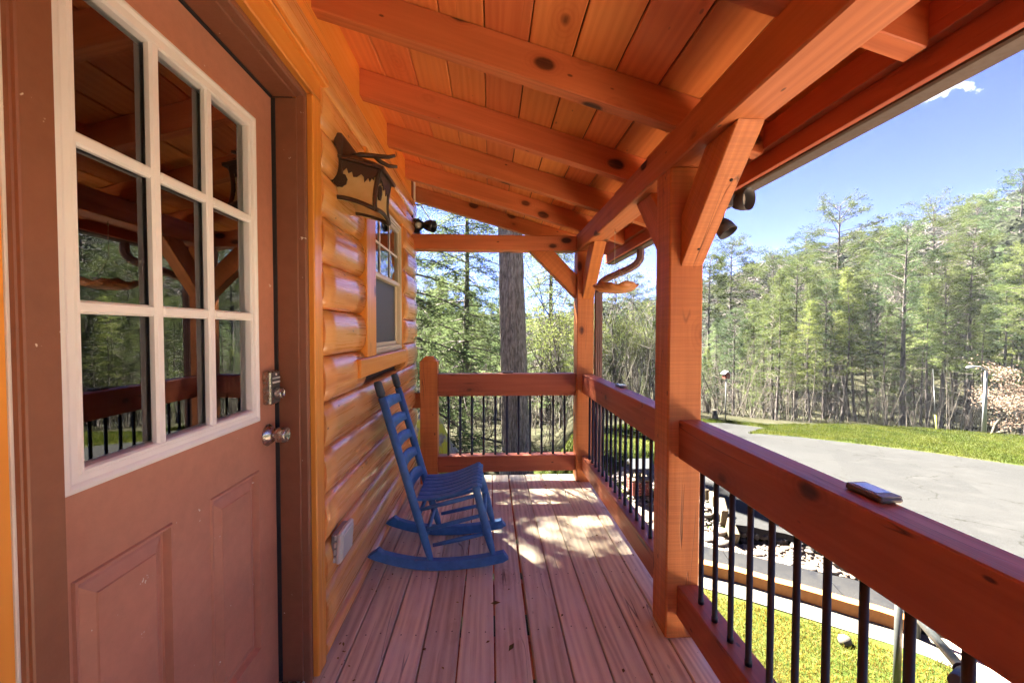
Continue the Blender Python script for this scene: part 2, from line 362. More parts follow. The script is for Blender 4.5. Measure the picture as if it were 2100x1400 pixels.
def beam_mesh(L, W, T, bev=.004, segs=1):
    """length along X (centred), width along Y, thickness along Z, with eased edges"""
    key = (round(L, 4), round(W, 4), round(T, 4), bev, segs)
    if key in CACHE: return CACHE[key]
    b = min(bev, W*.3, T*.3); w_, t_ = W/2, T/2
    prof = [(-w_+b, -t_), (w_-b, -t_), (w_, -t_+b), (w_, t_-b), (w_-b, t_), (-w_+b, t_), (-w_, t_-b), (-w_, -t_+b)]
    v = []; f = []
    xs = [-L/2, -L/2+b] + [-L/2+b+(L-2*b)*i/segs for i in range(1, segs)] + [L/2-b, L/2]
    for i, x in enumerate(xs):
        s = b if i in (0, len(xs)-1) else 0
        for y, z in prof:
            v.append((x, y-math.copysign(min(s, abs(y)), y), z-math.copysign(min(s, abs(z)), z)))
    n = len(prof)
    for i in range(len(xs)-1):
        for j in range(n):
            k = (j+1) % n; f.append((i*n+j, i*n+k, (i+1)*n+k, (i+1)*n+j))
    f.append(tuple(range(n))[::-1]); f.append(tuple((len(xs)-1)*n+j for j in range(n)))
    me = fix(pyd('board', v, f)); CACHE[key] = me
    return me
def frame(x, y, z, o):
    m = Matrix.Identity(4)
    for i, a in enumerate((x, y, z)):
        for j in range(3): m[j][i] = a[j]
    for j in range(3): m[j][3] = o[j]
    return m
X3, Y3, Z3 = Vector((1, 0, 0)), Vector((0, 1, 0)), Vector((0, 0, 1))
def board(name, mat, parent, lo, hi, axis='X', bev=.004):
    """axis-aligned board between corners lo and hi, grain along axis"""
    lo, hi = Vector(lo), Vector(hi); c = (lo+hi)/2; s = hi-lo
    if axis == 'X': me = beam_mesh(s.x, s.y, s.z, bev); fr = frame(X3, Y3, Z3, c)
    elif axis == 'Y': me = beam_mesh(s.y, s.x, s.z, bev); fr = frame(Y3, -X3, Z3, c)
    else: me = beam_mesh(s.z, s.y, s.x, bev); fr = frame(Z3, Y3, -X3, c)
    if me.materials and me.materials[0] != M[mat]:
        me = me.copy(); me.materials.clear(); CACHE[('x', lo.to_tuple(3), hi.to_tuple(3))] = me
    return link(name, me, M[mat], parent, fr)
def stick(name, mat, parent, p, q, W, T, up=Z3, bev=.004):
    p, q = Vector(p), Vector(q); x = (q-p).normalized(); y = up.cross(x).normalized(); z = x.cross(y)
    me = beam_mesh((q-p).length, W, T, bev)
    if me.materials and me.materials[0] != M[mat]: me = me.copy(); me.materials.clear()
    return link(name, me, M[mat], parent, frame(x, y, z, (p+q)/2))
def tube_data(pts, rad, n=8, v=None, f=None, cap=True):
    v = [] if v is None else v; f = [] if f is None else f
    base = len(v); pts = [Vector(p) for p in pts]
    prev = None
    for i, p in enumerate(pts):
        d = (pts[min(i+1, len(pts)-1)]-pts[max(i-1, 0)]).normalized()
        if prev is None:
            a = Z3.cross(d) if abs(d.z) < .9 else X3.cross(d)
        else: a = prev-d*prev.dot(d)
        a.normalize(); prev = a; b = d.cross(a)
        r = rad[i] if hasattr(rad, '__len__') else rad
        for k in range(n):
            t = 2*math.pi*k/n; v.append(p+(a*math.cos(t)+b*math.sin(t))*r)
    for i in range(len(pts)-1):
        for k in range(n):
            k2 = (k+1) % n; f.append((base+i*n+k, base+i*n+k2, base+(i+1)*n+k2, base+(i+1)*n+k))
    if cap:
        f.append(tuple(base+k for k in range(n))[::-1]); f.append(tuple(base+(len(pts)-1)*n+k for k in range(n)))
    return v, f
def tube(name, mat, parent, pts, rad, n=10, smooth=True):
    pts = [Vector(p) for p in pts]; o = pts[0].copy()
    v, f = tube_data([p-o for p in pts], rad, n)
    me = pyd(name, v, f)
    ob = link(name, me, M[mat], parent, Matrix.Translation(o))
    if smooth:
        me.polygons.foreach_set('use_smooth', [len(p.vertices) == 4 for p in me.polygons])
    return ob
def lathe(name, mat, parent, prof, org, axis=Z3, n=24, smooth=True, mod=None):
    """prof: (radius, height) list around axis"""
    axis = Vector(axis).normalized(); a = (Z3.cross(axis) if abs(axis.z) < .9 else X3.cross(axis)).normalized(); b = axis.cross(a)
    v = []; f = []
    for i, (r, h) in enumerate(prof):
        for k in range(n):
            t = 2*math.pi*k/n; m_ = mod(t, i) if mod else (1, 0)
            v.append((a*math.cos(t)+b*math.sin(t))*max(r, 1e-4)*m_[0]+axis*(h+m_[1]))
    for i in range(len(prof)-1):
        for k in range(n):
            k2 = (k+1) % n; f.append((i*n+k, i*n+k2, (i+1)*n+k2, (i+1)*n+k))
    f.append(tuple(range(n))[::-1]); f.append(tuple((len(prof)-1)*n+k for k in range(n)))
    me = fix(pyd(name, v, f))
    return link(name, me, M[mat], parent, Matrix.Translation(org), smooth)
def ring(name, mat, parent, rect, prof, X0=0, open_bottom=False, org=None):
    """mitred moulding in a plane X=const. rect=(y0,y1,z0,z1); prof=[(inset, x)]"""
    y0, y1, z0, z1 = rect; v = []; f = []; n = 4
    oy, oz = (y0+y1)/2, (z0+z1)/2
    for ins, x in prof:
        zb = z0 if open_bottom else z0+ins
        v += [(x-X0, y0+ins-oy, zb-oz), (x-X0, y1-ins-oy, zb-oz), (x-X0, y1-ins-oy, z1-ins-oz), (x-X0, y0+ins-oy, z1-ins-oz)]
    for i in range(len(prof)-1):
        for k in range(4):
            if open_bottom and k == 0: continue
            k2 = (k+1) % 4; f.append((i*4+k, i*4+k2, (i+1)*4+k2, (i+1)*4+k))
    me = pyd(name, v, f)
    bm = bmesh.new(); bm.from_mesh(me)
    for fc in bm.faces:
        fc.normal_update()
    bmesh.ops.recalc_face_normals(bm, faces=bm.faces); bm.to_mesh(me); bm.free()
    return link(name, me, M[mat], parent, Matrix.Translation((X0, oy, oz)))
def blob(name, mat, parent, loc, scale, seed=0, sub=2, amp=.25, rot=0., freq=1.3):
    bm = bmesh.new(); bmesh.ops.create_icosphere(bm, subdivisions=sub, radius=1)
    for v in bm.verts:
        k = 1+amp*noise.noise(v.co*freq+Vector((seed*3.1, seed*1.7, 0))); v.co *= k
        v.co = Vector((v.co.x*scale[0], v.co.y*scale[1], v.co.z*scale[2]))
    me = bpy.data.meshes.new(name); bm.to_mesh(me); bm.free()
    return link(name, me, M[mat], parent, Matrix.Translation(loc) @ Matrix.Rotation(rot, 4, 'Z'), True)

# ------------------------------------------------------------------ ground heights
def Gp(x, y): return -.425-.0684*x-.06555*y
def sstep(a, b, x):
    t = min(1, max(0, (x-a)/(b-a))); return t*t*(3-2*t)
EDGE = [(-180, 12), (-40, 12), (0, 11.8), (8, 11.8), (12, 11.2), (16, 11.5), (24, 14.5), (29.6, 16.5), (35, 16.6), (39, 18.6), (43.3, 21.2), (48.4, 23.5), (54.5, 25.6), (80, 30), (180, 30)]
def edge_r(az):
    for (a, r), (b, s) in zip(EDGE, EDGE[1:]):
        if a <= az <= b: return r+(s-r)*(az-a)/(b-a)
    return 10
def T0(x, y):
    u = .72*x+.69*y; k = sstep(4.9, 5.5, u); z = -1.2*(1-k)+Gp(x, y)*k
    az = math.degrees(math.atan2(x, y))
    if -100 < az < 13: z -= 1.15*sstep(4.5, 8.8, math.hypot(x, y))*(1-sstep(8, 13, az))
    return z
def ground(x, y):
    az = math.degrees(math.atan2(x, y)); r = math.hypot(x, y); e = edge_r(az)
    if r <= e: return T0(x, y)
    bx, by = x*e/r, y*e/r; z = T0(bx, by); d = r-e
    z -= .14*min(d, 18)
    slope = .03+.20*max(0, (az-8)/44)**1.15
    if az > 75: slope = .30
    h = max(0, r-38)
    z += slope*min(h, 120)-.1*max(0, h-135)
    z += .5*noise.noise(Vector((x*.07, y*.07, 0)))*min(1, d/10)
    return z
DRIVE = [(2.77, 4.45), (2.92, 4.42), (3.01, 4.35), (3.21, 4.26), (3.46, 3.97), (4.3, 3.05), (5.2, 2.0), (5.6, -4.0), (13.5, -4.0), (14.6, 3.0), (13.6, 6.8), (12.41, 8.86), (11.16, 10.13), (9.72, 10.88), (8.83, 11.33), (7.85, 11.5), (7.4, 11.38),
         (8.3, 12.2), (8.99, 12.8), (8.05, 13.55), (7.29, 13.32), (5.9, 12.9), (4.75, 11.3), (3.5, 8.3), (3.08, 6.9), (2.9, 5.3), (2.82, 4.7)]
def inpoly(x, y, P):
    c = False; j = len(P)-1
    for i in range(len(P)):
        if (P[i][1] > y) != (P[j][1] > y) and x < (P[j][0]-P[i][0])*(y-P[i][1])/(P[j][1]-P[i][1])+P[i][0]: c = not c
        j = i
    return c
def polar(name, mat, azs, rfun, nr, zfun):
    v = []; f = []; na = len(azs)
    for a in azs:
        for t in range(nr+1):
            r = rfun(a, t/nr); x = r*math.sin(R_(a)); y = r*math.cos(R_(a)); v.append((x, y, zfun(x, y, a, t/nr)))
    for i in range(na-1):
        for t in range(nr):
            p = i*(nr+1)+t; f.append((p, p+1, p+nr+2, p+nr+1))
    me = pyd(name, v, f); me.flip_normals() if me.polygons[0].normal.z < 0 else None
    o = link(name, me, M[mat], None, Matrix(), True); return o
azs = [-180+i*3 for i in range(121)]
ff = polar('forest_floor', 'litter', azs, lambda a, t: .3+300*t**2.2, 90, lambda x, y, a, t: ground(x, y)-.06-(.15 if inpoly(x, y, DRIVE) else 0))
tag(ff, kind='structure')
lawn_az = [6+i*.6 for i in range(158)]
def lawn_z(x, y, a, t):
    z = T0(x, y)+.015*noise.noise(Vector((x*.9, y*.9, 3)))+.01
    if inpoly(x, y, DRIVE): z -= .12
    if t > .985: z -= .08
    return z
lw = polar('lawn', 'lawn', lawn_az, lambda a, t: .9+(edge_r(a)-.9+.35*noise.noise(Vector((a*.35, 0, 0))))*t, 130, lawn_z)
tag(lw, kind='structure')

# driveway slabs with joints
dv = thing('driveway', (6, 6, Gp(6, 6)), None, None); dv['kind'] = 'structure'
bm = bmesh.new(); fc = bm.faces.new([bm.verts.new((x, y, 0)) for x, y in DRIVE])
def cut(p, q):
    d = Vector((q[0]-p[0], q[1]-p[1], 0)).normalized(); nrm = Vector((-d.y, d.x, 0))
    bmesh.ops.bisect_plane(bm, geom=bm.verts[:]+bm.edges[:]+bm.faces[:], plane_co=(p[0], p[1], 0), plane_no=nrm)
cut((9.12, 10.88), (5.89, 6.21)); cut((10.0, 8.6), (8.65, 6.94)); cut((6.6, 8.98), (8.71, 8.98)); cut((2.9, 5.9), (9.0, 4.6)); cut((4.0, 11.5), (9.0, 11.3))
polys = [[v.co.copy() for v in f_.verts] for f_ in bm.faces]; bm.free()
for P in polys:
    c = sum(P, Vector())/len(P)
    b2m = bmesh.new(); f0 = b2m.faces.new([b2m.verts.new(p) for p in P])
    r_ = bmesh.ops.inset_region(b2m, faces=[f0], thickness=.026, use_even_offset=True)
    bmesh.ops.delete(b2m, geom=r_['faces'], context='FACES')
    ex = bmesh.ops.extrude_face_region(b2m, geom=b2m.faces[:])
    bmesh.ops.translate(b2m, verts=[g for g in ex['geom'] if isinstance(g, bmesh.types.BMVert)], vec=(0, 0, -.075))
    for v in b2m.verts: v.co.z += Gp(v.co.x, v.co.y); v.co -= Vector((c.x, c.y, 0))
    bmesh.ops.recalc_face_normals(b2m, faces=b2m.faces)
    me = bpy.data.meshes.new('slab'); b2m.to_mesh(me); b2m.free()
    link('slab', me, M['concrete'], dv, Matrix.Translation((c.x, c.y, 0)))
def slab(name, mat, P, z, th, parent=None, zf=None):
    c = Vector((sum(p[0] for p in P)/len(P), sum(p[1] for p in P)/len(P), z))
    n = len(P); zt = [(zf(x, y) if zf else z)-z for x, y in P]
    v = [(x-c.x, y-c.y, zt[i]) for i, (x, y) in enumerate(P)]+[(x-c.x, y-c.y, zt[i]-th) for i, (x, y) in enumerate(P)]
    f = [tuple(range(n)), tuple(range(2*n-1, n-1, -1))]+[(i, n+i, n+(i+1) % n, (i+1) % n) for i in range(n)]
    return link(name, fix(pyd(name, v, f)), M[mat], parent, Matrix.Translation(c))
slab('joint_filler', 'darkstone', [(x+(.03 if x < 4 else 0), y) for x, y in DRIVE], 0, .02, dv, lambda x, y: Gp(x, y)-.035)
# dark dry-laid stones under the slab's near edge
wallp = [(2.80, 4.50), (2.93, 4.45), (3.04, 4.37), (3.22, 4.28), (3.47, 3.99), (3.9, 3.5), (4.3, 3.07)]
sw = thing('stone_edging', (3.1, 4.3, -1.1), 'low course of dark rough stones under the near edge of the concrete driveway', 'stone wall')
sm = []
for s in range(4):
    bmx = bmesh.new(); bmesh.ops.create_icosphere(bmx, subdivisions=1, radius=1)
    for v in bmx.verts: v.co *= 1+.3*noise.noise(v.co*1.5+Vector((s*5, 0, 0)))
    m_ = bpy.data.meshes.new('stone'); bmx.to_mesh(m_); bmx.free(); m_.materials.append(M['darkstone']); sm.append(m_)
def along(P, step):
    out = []
    for a, b in zip(P, P[1:]):
        a, b = Vector(a), Vector(b); L = (b-a).length; k = 0.
        while k < L: out.append(a+(b-a)*k/L); k += step
    return out
for i, p in enumerate(along(wallp, .075)):
    for lev in range(2):
        M4 = Matrix.Translation((p.x-.01+rnd.uniform(-.01, .01), p.y-.02, -1.09+lev*.075+rnd.uniform(-.01, .01))) @ Euler((rnd.random(), rnd.random(), rnd.random()*6)).to_matrix().to_4x4() @ Matrix.Diagonal((rnd.uniform(.04, .06), rnd.uniform(.035, .05), rnd.uniform(.03, .042), 1))
        link('stone', sm[(i+lev) % 4], None, sw, M4)

# path, timber, edging
PF = [(1.5, 4.86), (2.354, 4.365), (2.51, 4.27), (2.703, 4.188), (2.904, 4.039), (3.112, 3.923), (3.257, 3.804), (3.433, 3.727), (3.7, 3.5), (4.6, 2.75)]
TF = [(1.3, 4.62), (2.209, 4.096), (2.44, 3.934), (2.694, 3.772), (2.864, 3.666), (3.042, 3.548), (3.165, 3.44), (3.346, 3.324), (3.49, 3.15), (4.2, 2.35)]
pt = thing('curved_path', (2.6, 4, -1.1), None, None); pt['kind'] = 'structure'
def seg(a, b, k): return (a[0]+(b[0]-a[0])*k, a[1]+(b[1]-a[1])*k)
for i0, i1 in ((0, 2), (2, 6), (6, 9)):
    A, B = PF[i0:i1+1], TF[i0:i1+1]
    A = [seg(A[0], A[1], .02)]+A[1:-1]+[seg(A[-2], A[-1], .97)]; B = [seg(B[0], B[1], .02)]+B[1:-1]+[seg(B[-2], B[-1], .97)]
    slab('path_slab', 'path', A+B[::-1], -1.095, .09, pt)
slab('path_bed', 'gravel', PF+TF[::-1], -1.115, .05, pt)
TN = [(1.22, 4.50), (2.156, 3.985), (2.409, 3.853), (2.633, 3.686), (2.80, 3.58), (2.965, 3.456), (3.10, 3.35), (3.273, 3.23), (3.43, 3.08)]
TB = [(x+.10*(1 if i else .9), y+.095) for i, (x, y) in enumerate(TN)]
tmb = thing('landscape_timber', (2.6, 3.8, -1.2), 'orange stained curved timber edging between the dark path and the pale concrete strip', 'timber edging')
for i0, i1 in ((0, 4), (4, 8)):
    A = TN[i0:i1+1]; B = [(x+.055, y+.075) for x, y in A]
    if i0: A = [seg(A[0], A[1], .03)]+A[1:]; B = [seg(B[0], B[1], .03)]+B[1:]
    slab('timber', 'timber', A+B[::-1], -1.075, .135, tmb)
ES = [(1.0, 4.35), (2.049, 3.778), (2.433, 3.531), (2.665, 3.364), (2.93, 3.174), (3.14, 3.026), (3.3, 2.888), (3.5, 2.6)]
slab('concrete_edging', 'strip', [(1.22, 4.52), (2.17, 4.02), (2.46, 3.83), (2.755, 3.64), (3.1, 3.37), (3.26, 3.24), (3.49, 3.14), (3.75, 2.75)]+ES[::-1], -1.183, .06)['kind'] = 'structure'
slab('landing', 'peach', [(3.45, 2.75), (3.30, 2.15), (2.6, 1.1), (1.6, .7), (1.3, -4.5), (5.0, -4.5), (4.6, 1.4), (4.3, 2.5), (3.75, 3.0), (3.6, 3.1)], -1.16, .06)['kind'] = 'structure'  # slab extended out of view so it bounces sunlight into the porch

# river rock bed
BED = [(1.5, 4.88), (2.35, 4.41), (2.9, 4.08), (3.45, 3.76), (4.55, 2.8), (4.6, 2.9), (3.9, 3.45), (3.46, 3.93), (3.2, 4.2), (3.0, 4.31), (2.76, 4.43), (2.80, 4.7), (2.87, 5.3), (3.03, 6.9), (2.3, 6.7), (1.75, 6.0), (1.45, 5.3)]
def bedz(x, y): return max(-1.15, T0(x, y)-.0)+.03
gb = slab('rock_bed', 'gravel', BED, -1.12, .05, None, lambda x, y: bedz(x, y)); gb['kind'] = 'structure'
rk = []
for s in range(5):
    bmx = bmesh.new(); bmesh.ops.create_icosphere(bmx, subdivisions=1 if s else 2, radius=1)
    for v in bmx.verts: v.co *= 1+.22*noise.noise(v.co*1.2+Vector((s*7, 1, 0)))
    m_ = bpy.data.meshes.new('river_stone'); bmx.to_mesh(m_); bmx.free(); m_.materials.append(M['stone']); m_.polygons.foreach_set('use_smooth', [True]*len(m_.polygons)); rk.append(m_)
n = 0
while n < 280:
    x, y = rnd.uniform(1.4, 4.6), rnd.uniform(2.8, 6.9)
    if not inpoly(x, y, BED): continue
    s = rnd.uniform(.028, .055) if n > 40 else rnd.uniform(.05, .08)
    M4 = Matrix.Translation((x, y, bedz(x, y)+s*.25)) @ Matrix.Rotation(rnd.random()*6, 4, 'Z') @ Matrix.Diagonal((s*1.2, s*.85, s*.55, 1))
    link('river_stone', rk[n % 5], None, gb, M4); n += 1
vs = []; fs = []
bmx = bmesh.new(); bmesh.ops.create_icosphere(bmx, subdivisions=1, radius=1); iv = [v.co.copy() for v in bmx.verts]; ifc = [tuple(v.index for v in f_.verts) for f_ in bmx.faces]; bmx.free()
n = 0
while n < 2600:
    x, y = rnd.uniform(1.4, 4.6), rnd.uniform(2.8, 6.9)
    if not inpoly(x, y, BED): continue
    s = rnd.uniform(.010, .026); a = rnd.random()*6; b0 = len(vs); ca, sa = math.cos(a), math.sin(a)
    for c in iv: vs.append((x+(c.x*ca-c.y*sa*.8)*s*1.2, y+(c.x*sa+c.y*ca*.8)*s*1.2, bedz(x, y)+c.z*s*.6+s*.2))
    fs += [tuple(b0+k for k in t) for t in ifc]; n += 1
pb = link('pebbles', pyd('pebbles', vs, fs), M['stone'], gb, Matrix()); pb['kind'] = 'stuff'

# old timbers standing at the corner of the driveway
ot = thing('old_timber_edging', (2.82, 4.8, -1.1), 'weathered grey-brown timbers set on edge against the corner of the driveway', 'timber edging')
for p, q, hgt in (((2.74, 4.40), (2.79, 4.62), .24), ((2.76, 4.66), (2.83, 4.86), .27), ((2.79, 4.90), (2.86, 5.12), .22), ((2.83, 5.16), (2.89, 5.42), .20), ((2.86, 5.46), (2.93, 5.8), .18)):
    a = Vector((p[0], p[1], T0(*p)-.03+hgt/2)); b = Vector((q[0], q[1], T0(*q)-.03+hgt/2+rnd.uniform(-.03, .03)))
    stick('timber', 'oldwood', ot, a, b, .07, hgt, bev=.012)

# ------------------------------------------------------------------ cabin
XC = -.672
cabin = thing('log_cabin', (-.7, 1.5, 0), 'orange varnished log cabin with brown door and cream window, left of the porch', 'cabin')
cusp = [-.10, .085, .268, .450, .632, .812, .994, 1.175, 1.360, 1.543, 1.722, 1.890, 2.050, 2.210, 2.372]
def log_mesh(L, h, bul, seed):
    prof = []; n = 12
    for i in range(n+1):
        t = i/n; ang = math.pi*t
        z = -h/2*math.cos(ang); y = bul*(math.sin(ang)**.62)
        prof.append((y, z))
    nx = max(2, int(L/.12)); v = []; f = []
    for i in range(nx+1):
        x = -L/2+L*i/nx
        wob = .0025*noise.noise(Vector((x*2.2, seed, 0)))
        for y, z in prof: v.append((x, -(y+wob*(y/bul)), z))
        v.append((x, .05, h/2)); v.append((x, .05, -h/2))
    m_ = n+3
    for i in range(nx):
        for k in range(m_):
            k2 = (k+1) % m_; f.append((i*m_+k, i*m_+k2, (i+1)*m_+k2, (i+1)*m_+k))
    f.append(tuple(range(m_))); f.append(tuple(nx*m_+k for k in range(m_))[::-1])
    me = fix(pyd('log', v, f)); me.polygons.foreach_set('use_smooth', [len(p.vertices) == 4 for p in me.polygons])
    return me
def add_log(y0, y1, z0, z1, bul=.052):
    me = log_mesh(y1-y0, z1-z0, bul, rnd.random()*50)
    # local X -> world Y, local -Y -> world +X
    link('log', me, M['log'], cabin, frame(Y3, -X3, Z3, (XC, (y0+y1)/2, (z0+z1)/2)))
WALL_Y1, LOG_Y0 = 3.56, 1.5915
WIN = (2.10, 3.075, 1.05, 2.045)
for z0, z1 in zip(cusp, cusp[1:]):
    lo, hi = max(z0, .015), z1
    if z0 >= 2.2: add_log(-1.6, WALL_Y1, lo, hi); continue
    hits = hi > WIN[2]+.05 and lo < WIN[3]
    if not hits: add_log(LOG_Y0, WALL_Y1, lo, hi)
    else:
        add_log(LOG_Y0, WIN[0], lo, hi); add_log(WIN[1], WALL_Y1, lo, hi)
    add_log(-1.6, .50, lo, hi)
board('frieze_board', 'wall', cabin, (-.70, -1.6, 2.372), (-.665, WALL_Y1, 2.70), 'Y')
board('base_board', 'log', cabin, (-.70, LOG_Y0, 0.002), (-.642, WALL_Y1, .085), 'Y')
board('wall_board', 'wall', cabin, (-.70, 1.519, .002), (-.628, 1.590, 2.118), 'Z')
board('wall_board', 'wall', cabin, (-.72, .50, .002), (-.659, .600, 2.118), 'Z')
board('door_casing', 'trim', cabin, (-.668, .6030, .004), (-.6412, .6530, 2.085), 'Z', .002)
board('header_board', 'wall', cabin, (-.70, .52, 2.121), (-.628, 1.590, 2.196), 'Y')
board('header_strip', 'wall', cabin, (-.70, -.3, 2.198), (-.612, 1.63, 2.226), 'Y')
board('corner_board_and_lit_edge', 'trim', cabin, (-.80, 3.565, -.2), (-.652, 3.60, 2.62), 'Z')
board('corner_board_and_lit_edge', 'cream', cabin, (-.80, 3.603, -.2), (-.648, 3.66, 2.62), 'Z')  # pale strip stands in for the sunlit edge of the corner
board('caulk_line', 'caulk', cabin, (-.669, .5970, .002), (-.6565, .6028, 2.118), 'Z', .001)
# wall core behind the logs (kept clear of the door and window openings)
for lo, hi in (((-.80, -6, -1.4), (-.70, .555, 2.9)), ((-.80, 1.49, -1.4), (-.705, 2.20, 2.9)), ((-.80, 3.08, -1.4), (-.705, 3.56, 2.9)), ((-.80, .555, 2.08), (-.705, 1.49, 2.9)),
               ((-.80, 2.20, -1.4), (-.705, 3.08, 1.12)), ((-.80, 2.20, 2.04), (-.705, 3.08, 2.9)), ((-.80, .555, -1.4), (-.705, 1.49, .0)),
               ((-7, 3.50, -1.4), (-.80, 3.60, 2.9)), ((-7, -6.1, -1.4), (-.8, -6, 2.9)), ((-7.1, -6, -1.4), (-7, 3.6, 2.9)), ((-7, -6, -.2), (-.8, 3.5, -.02)), ((-7, -6, 2.45), (-.8, 3.5, 2.55))):
    board('wall_core', 'interior', cabin, lo, hi, 'Y', .001)
# interior is an empty room with dark brown walls
rf = pyd('roof', [(-.75, -6.3, 2.78), (-.75, 4.0, 2.78), (-3.9, 4.0, 4.0), (-3.9, -6.3, 4.0), (-7.4, -6.3, 2.7), (-7.4, 4.0, 2.7),
                  (-.75, -6.3, 2.84), (-.75, 4.0, 2.84), (-3.9, 4.0, 4.08), (-3.9, -6.3, 4.08), (-7.4, -6.3, 2.76), (-7.4, 4.0, 2.76)],
         [(0, 1, 2, 3), (3, 2, 5, 4), (6, 9, 8, 7), (9, 10, 11, 8), (0, 6, 7, 1), (1, 7, 8, 2), (2, 8, 11, 5), (5, 11, 10, 4), (4, 10, 9, 3), (3, 9, 6, 0)])
link('roof', rf, M['shingle'], cabin, Matrix())
gb_ = pyd('gable_wall', [(-.8, 3.55, 2.7), (-3.9, 3.55, 3.95), (-7, 3.55, 2.7), (-.8, 3.5, 2.7), (-3.9, 3.5, 3.95), (-7, 3.5, 2.7)], [(0, 1, 2), (5, 4, 3), (0, 3, 4, 1), (1, 4, 5, 2), (2, 5, 3, 0)])
link('gable_wall', gb_, M['log'], cabin, Matrix())

# --- door: slab with lite opening and two raised panels
def door_slab():
    y0, y1, z0, z1 = .560, 1.474, .03, 2.071
    lite = (.775, 1.345, 1.005, 1.925); pa = (.767, 1.001, .235, .826); pb_ = (1.133, 1.367, .235, .826)
    ys = sorted({y0, lite[0], lite[1], pa[0], pa[1], pb_[0], pb_[1], y1}); zs = sorted({z0, lite[2], lite[3], pa[2], pa[3], z1})
    v = []; f = []
    inside = lambda r, y, z: r[0] < y < r[1] and r[2] < z < r[3]
    for a, b in zip(ys, ys[1:]):
        for c, d in zip(zs, zs[1:]):
            if any(inside(r, (a+b)/2, (c+d)/2) for r in (lite, pa, pb_)): continue
            k = len(v); v += [(0, a, c), (0, b, c), (0, b, d), (0, a, d)]; f.append((k, k+1, k+2, k+3))
    for r in (pa, pb_):
        prof = [(0, 0), (.003, .0045), (.008, .0045), (.011, -.004), (.013, -.011), (.019, -.012), (.024, -.009), (.047, -.001), (.049, .0015)]
        base = len(v)
        for ins, x in prof:
            v += [(x, r[0]+ins, r[2]+ins), (x, r[1]-ins, r[2]+ins), (x, r[1]-ins, r[3]-ins), (x, r[0]+ins, r[3]-ins)]
        for i in range(len(prof)-1):
            for k in range(4):
                k2 = (k+1) % 4; f.append((base+i*4+k, base+i*4+k2, base+(i+1)*4+k2, base+(i+1)*4+k))
        e = base+(len(prof)-1)*4; f.append((e, e+1, e+2, e+3))
    k = len(v); T_ = .044
    v += [(0, y0, z0), (0, y1, z0), (0, y1, z1), (0, y0, z1), (-T_, y0, z0), (-T_, y1, z0), (-T_, y1, z1), (-T_, y0, z1)]
    for a in range(4): f.append((k+a, k+4+a, k+4+(a+1) % 4, k+(a+1) % 4))
    k = len(v); l = lite
    v += [(0, l[0], l[2]), (0, l[1], l[2]), (0, l[1], l[3]), (0, l[0], l[3]), (-T_, l[0], l[2]), (-T_, l[1], l[2]), (-T_, l[1], l[3]), (-T_, l[0], l[3])]
    for a in range(4): f.append((k+a, k+(a+1) % 4, k+4+(a+1) % 4, k+4+a))
    k0 = k-8  # back face as ring
    for a in range(4): f.append((k0+4+a, k+4+a, k+4+(a+1) % 4, k0+4+(a+1) % 4))
    return pyd('door', v, f)
door = link('door', door_slab(), M['door'], cabin, Matrix.Translation((-.75, 0, 0)))
ring('lite_frame', 'white', door, (.7451, 1.3646, .9846, 1.9486), [(0, -.7495), (.001, -.742), (.004, -.7385), (.011, -.7365), (.016, -.7385), (.019, -.7405), (.031, -.7405), (.034, -.7375), (.039, -.7375), (.043, -.7425), (.045, -.770)])
GL = (.790, 1.320, 1.030, 1.905)
def muntin(p, q):
    m_ = stick('muntin', 'white', door, p, q, .0245, .0190, up=X3, bev=.0045); return m_
for y in (.9668, 1.1425): muntin((-.7482, y, GL[2]-.01), (-.7482, y, GL[3]+.01))
for z in (1.3205, 1.6225):
    for a, b in ((GL[0]-.01, .9550), (.9790, 1.1302), (1.1548, GL[1]+.01)):
        muntin((-.7484, a, z), (-.7484, b, z))
ysp = [GL[0]-.012, .9668, 1.1425, GL[1]+.012]; zsp = [GL[2]-.012, 1.3205, 1.6225, GL[3]+.012]
for i in range(3):
    for j in range(3):
        a, b, c, d = ysp[i], ysp[i+1], zsp[j], zsp[j+1]
        cy_, cz_ = (a+b)/2, (c+d)/2; hy, hz = (b-a)/2-.001, (d-c)/2-.001
        me = pyd('pane', [(0, -hy, -hz), (0, hy, -hz), (0, hy, hz), (0, -hy, hz), (-.003, -hy, -hz), (-.003, hy, -hz), (-.003, hy, hz), (-.003, -hy, hz)], [(0, 1, 2, 3), (7, 6, 5, 4), (0, 4, 5, 1), (1, 5, 6, 2), (2, 6, 7, 3), (3, 7, 4, 0)])
        link('pane', me, M['glass'], door, Matrix.Translation((-.758, cy_, cz_)))
# inner grille seen through the glass
ring('inner_stop', 'cream', door, (GL[0]-.012, GL[1]+.012, GL[2]-.012, GL[3]+.012), [(0, -.764), (.010, -.765), (.013, -.772), (.013, -.790)])
# knob
kd = lathe('knob', 'nickel', door, [(.001, 0), (.036, 0), (.037, .003), (.034, .006), (.026, .016), (.014, .021), (.0125, .024), (.0125, .030), (.0235, .031), (.0255, .035), (.0255, .060), (.024, .064), (.021, .0655), (.018, .0645), (.001, .057)], (-.750, 1.425, .925), X3, 32)
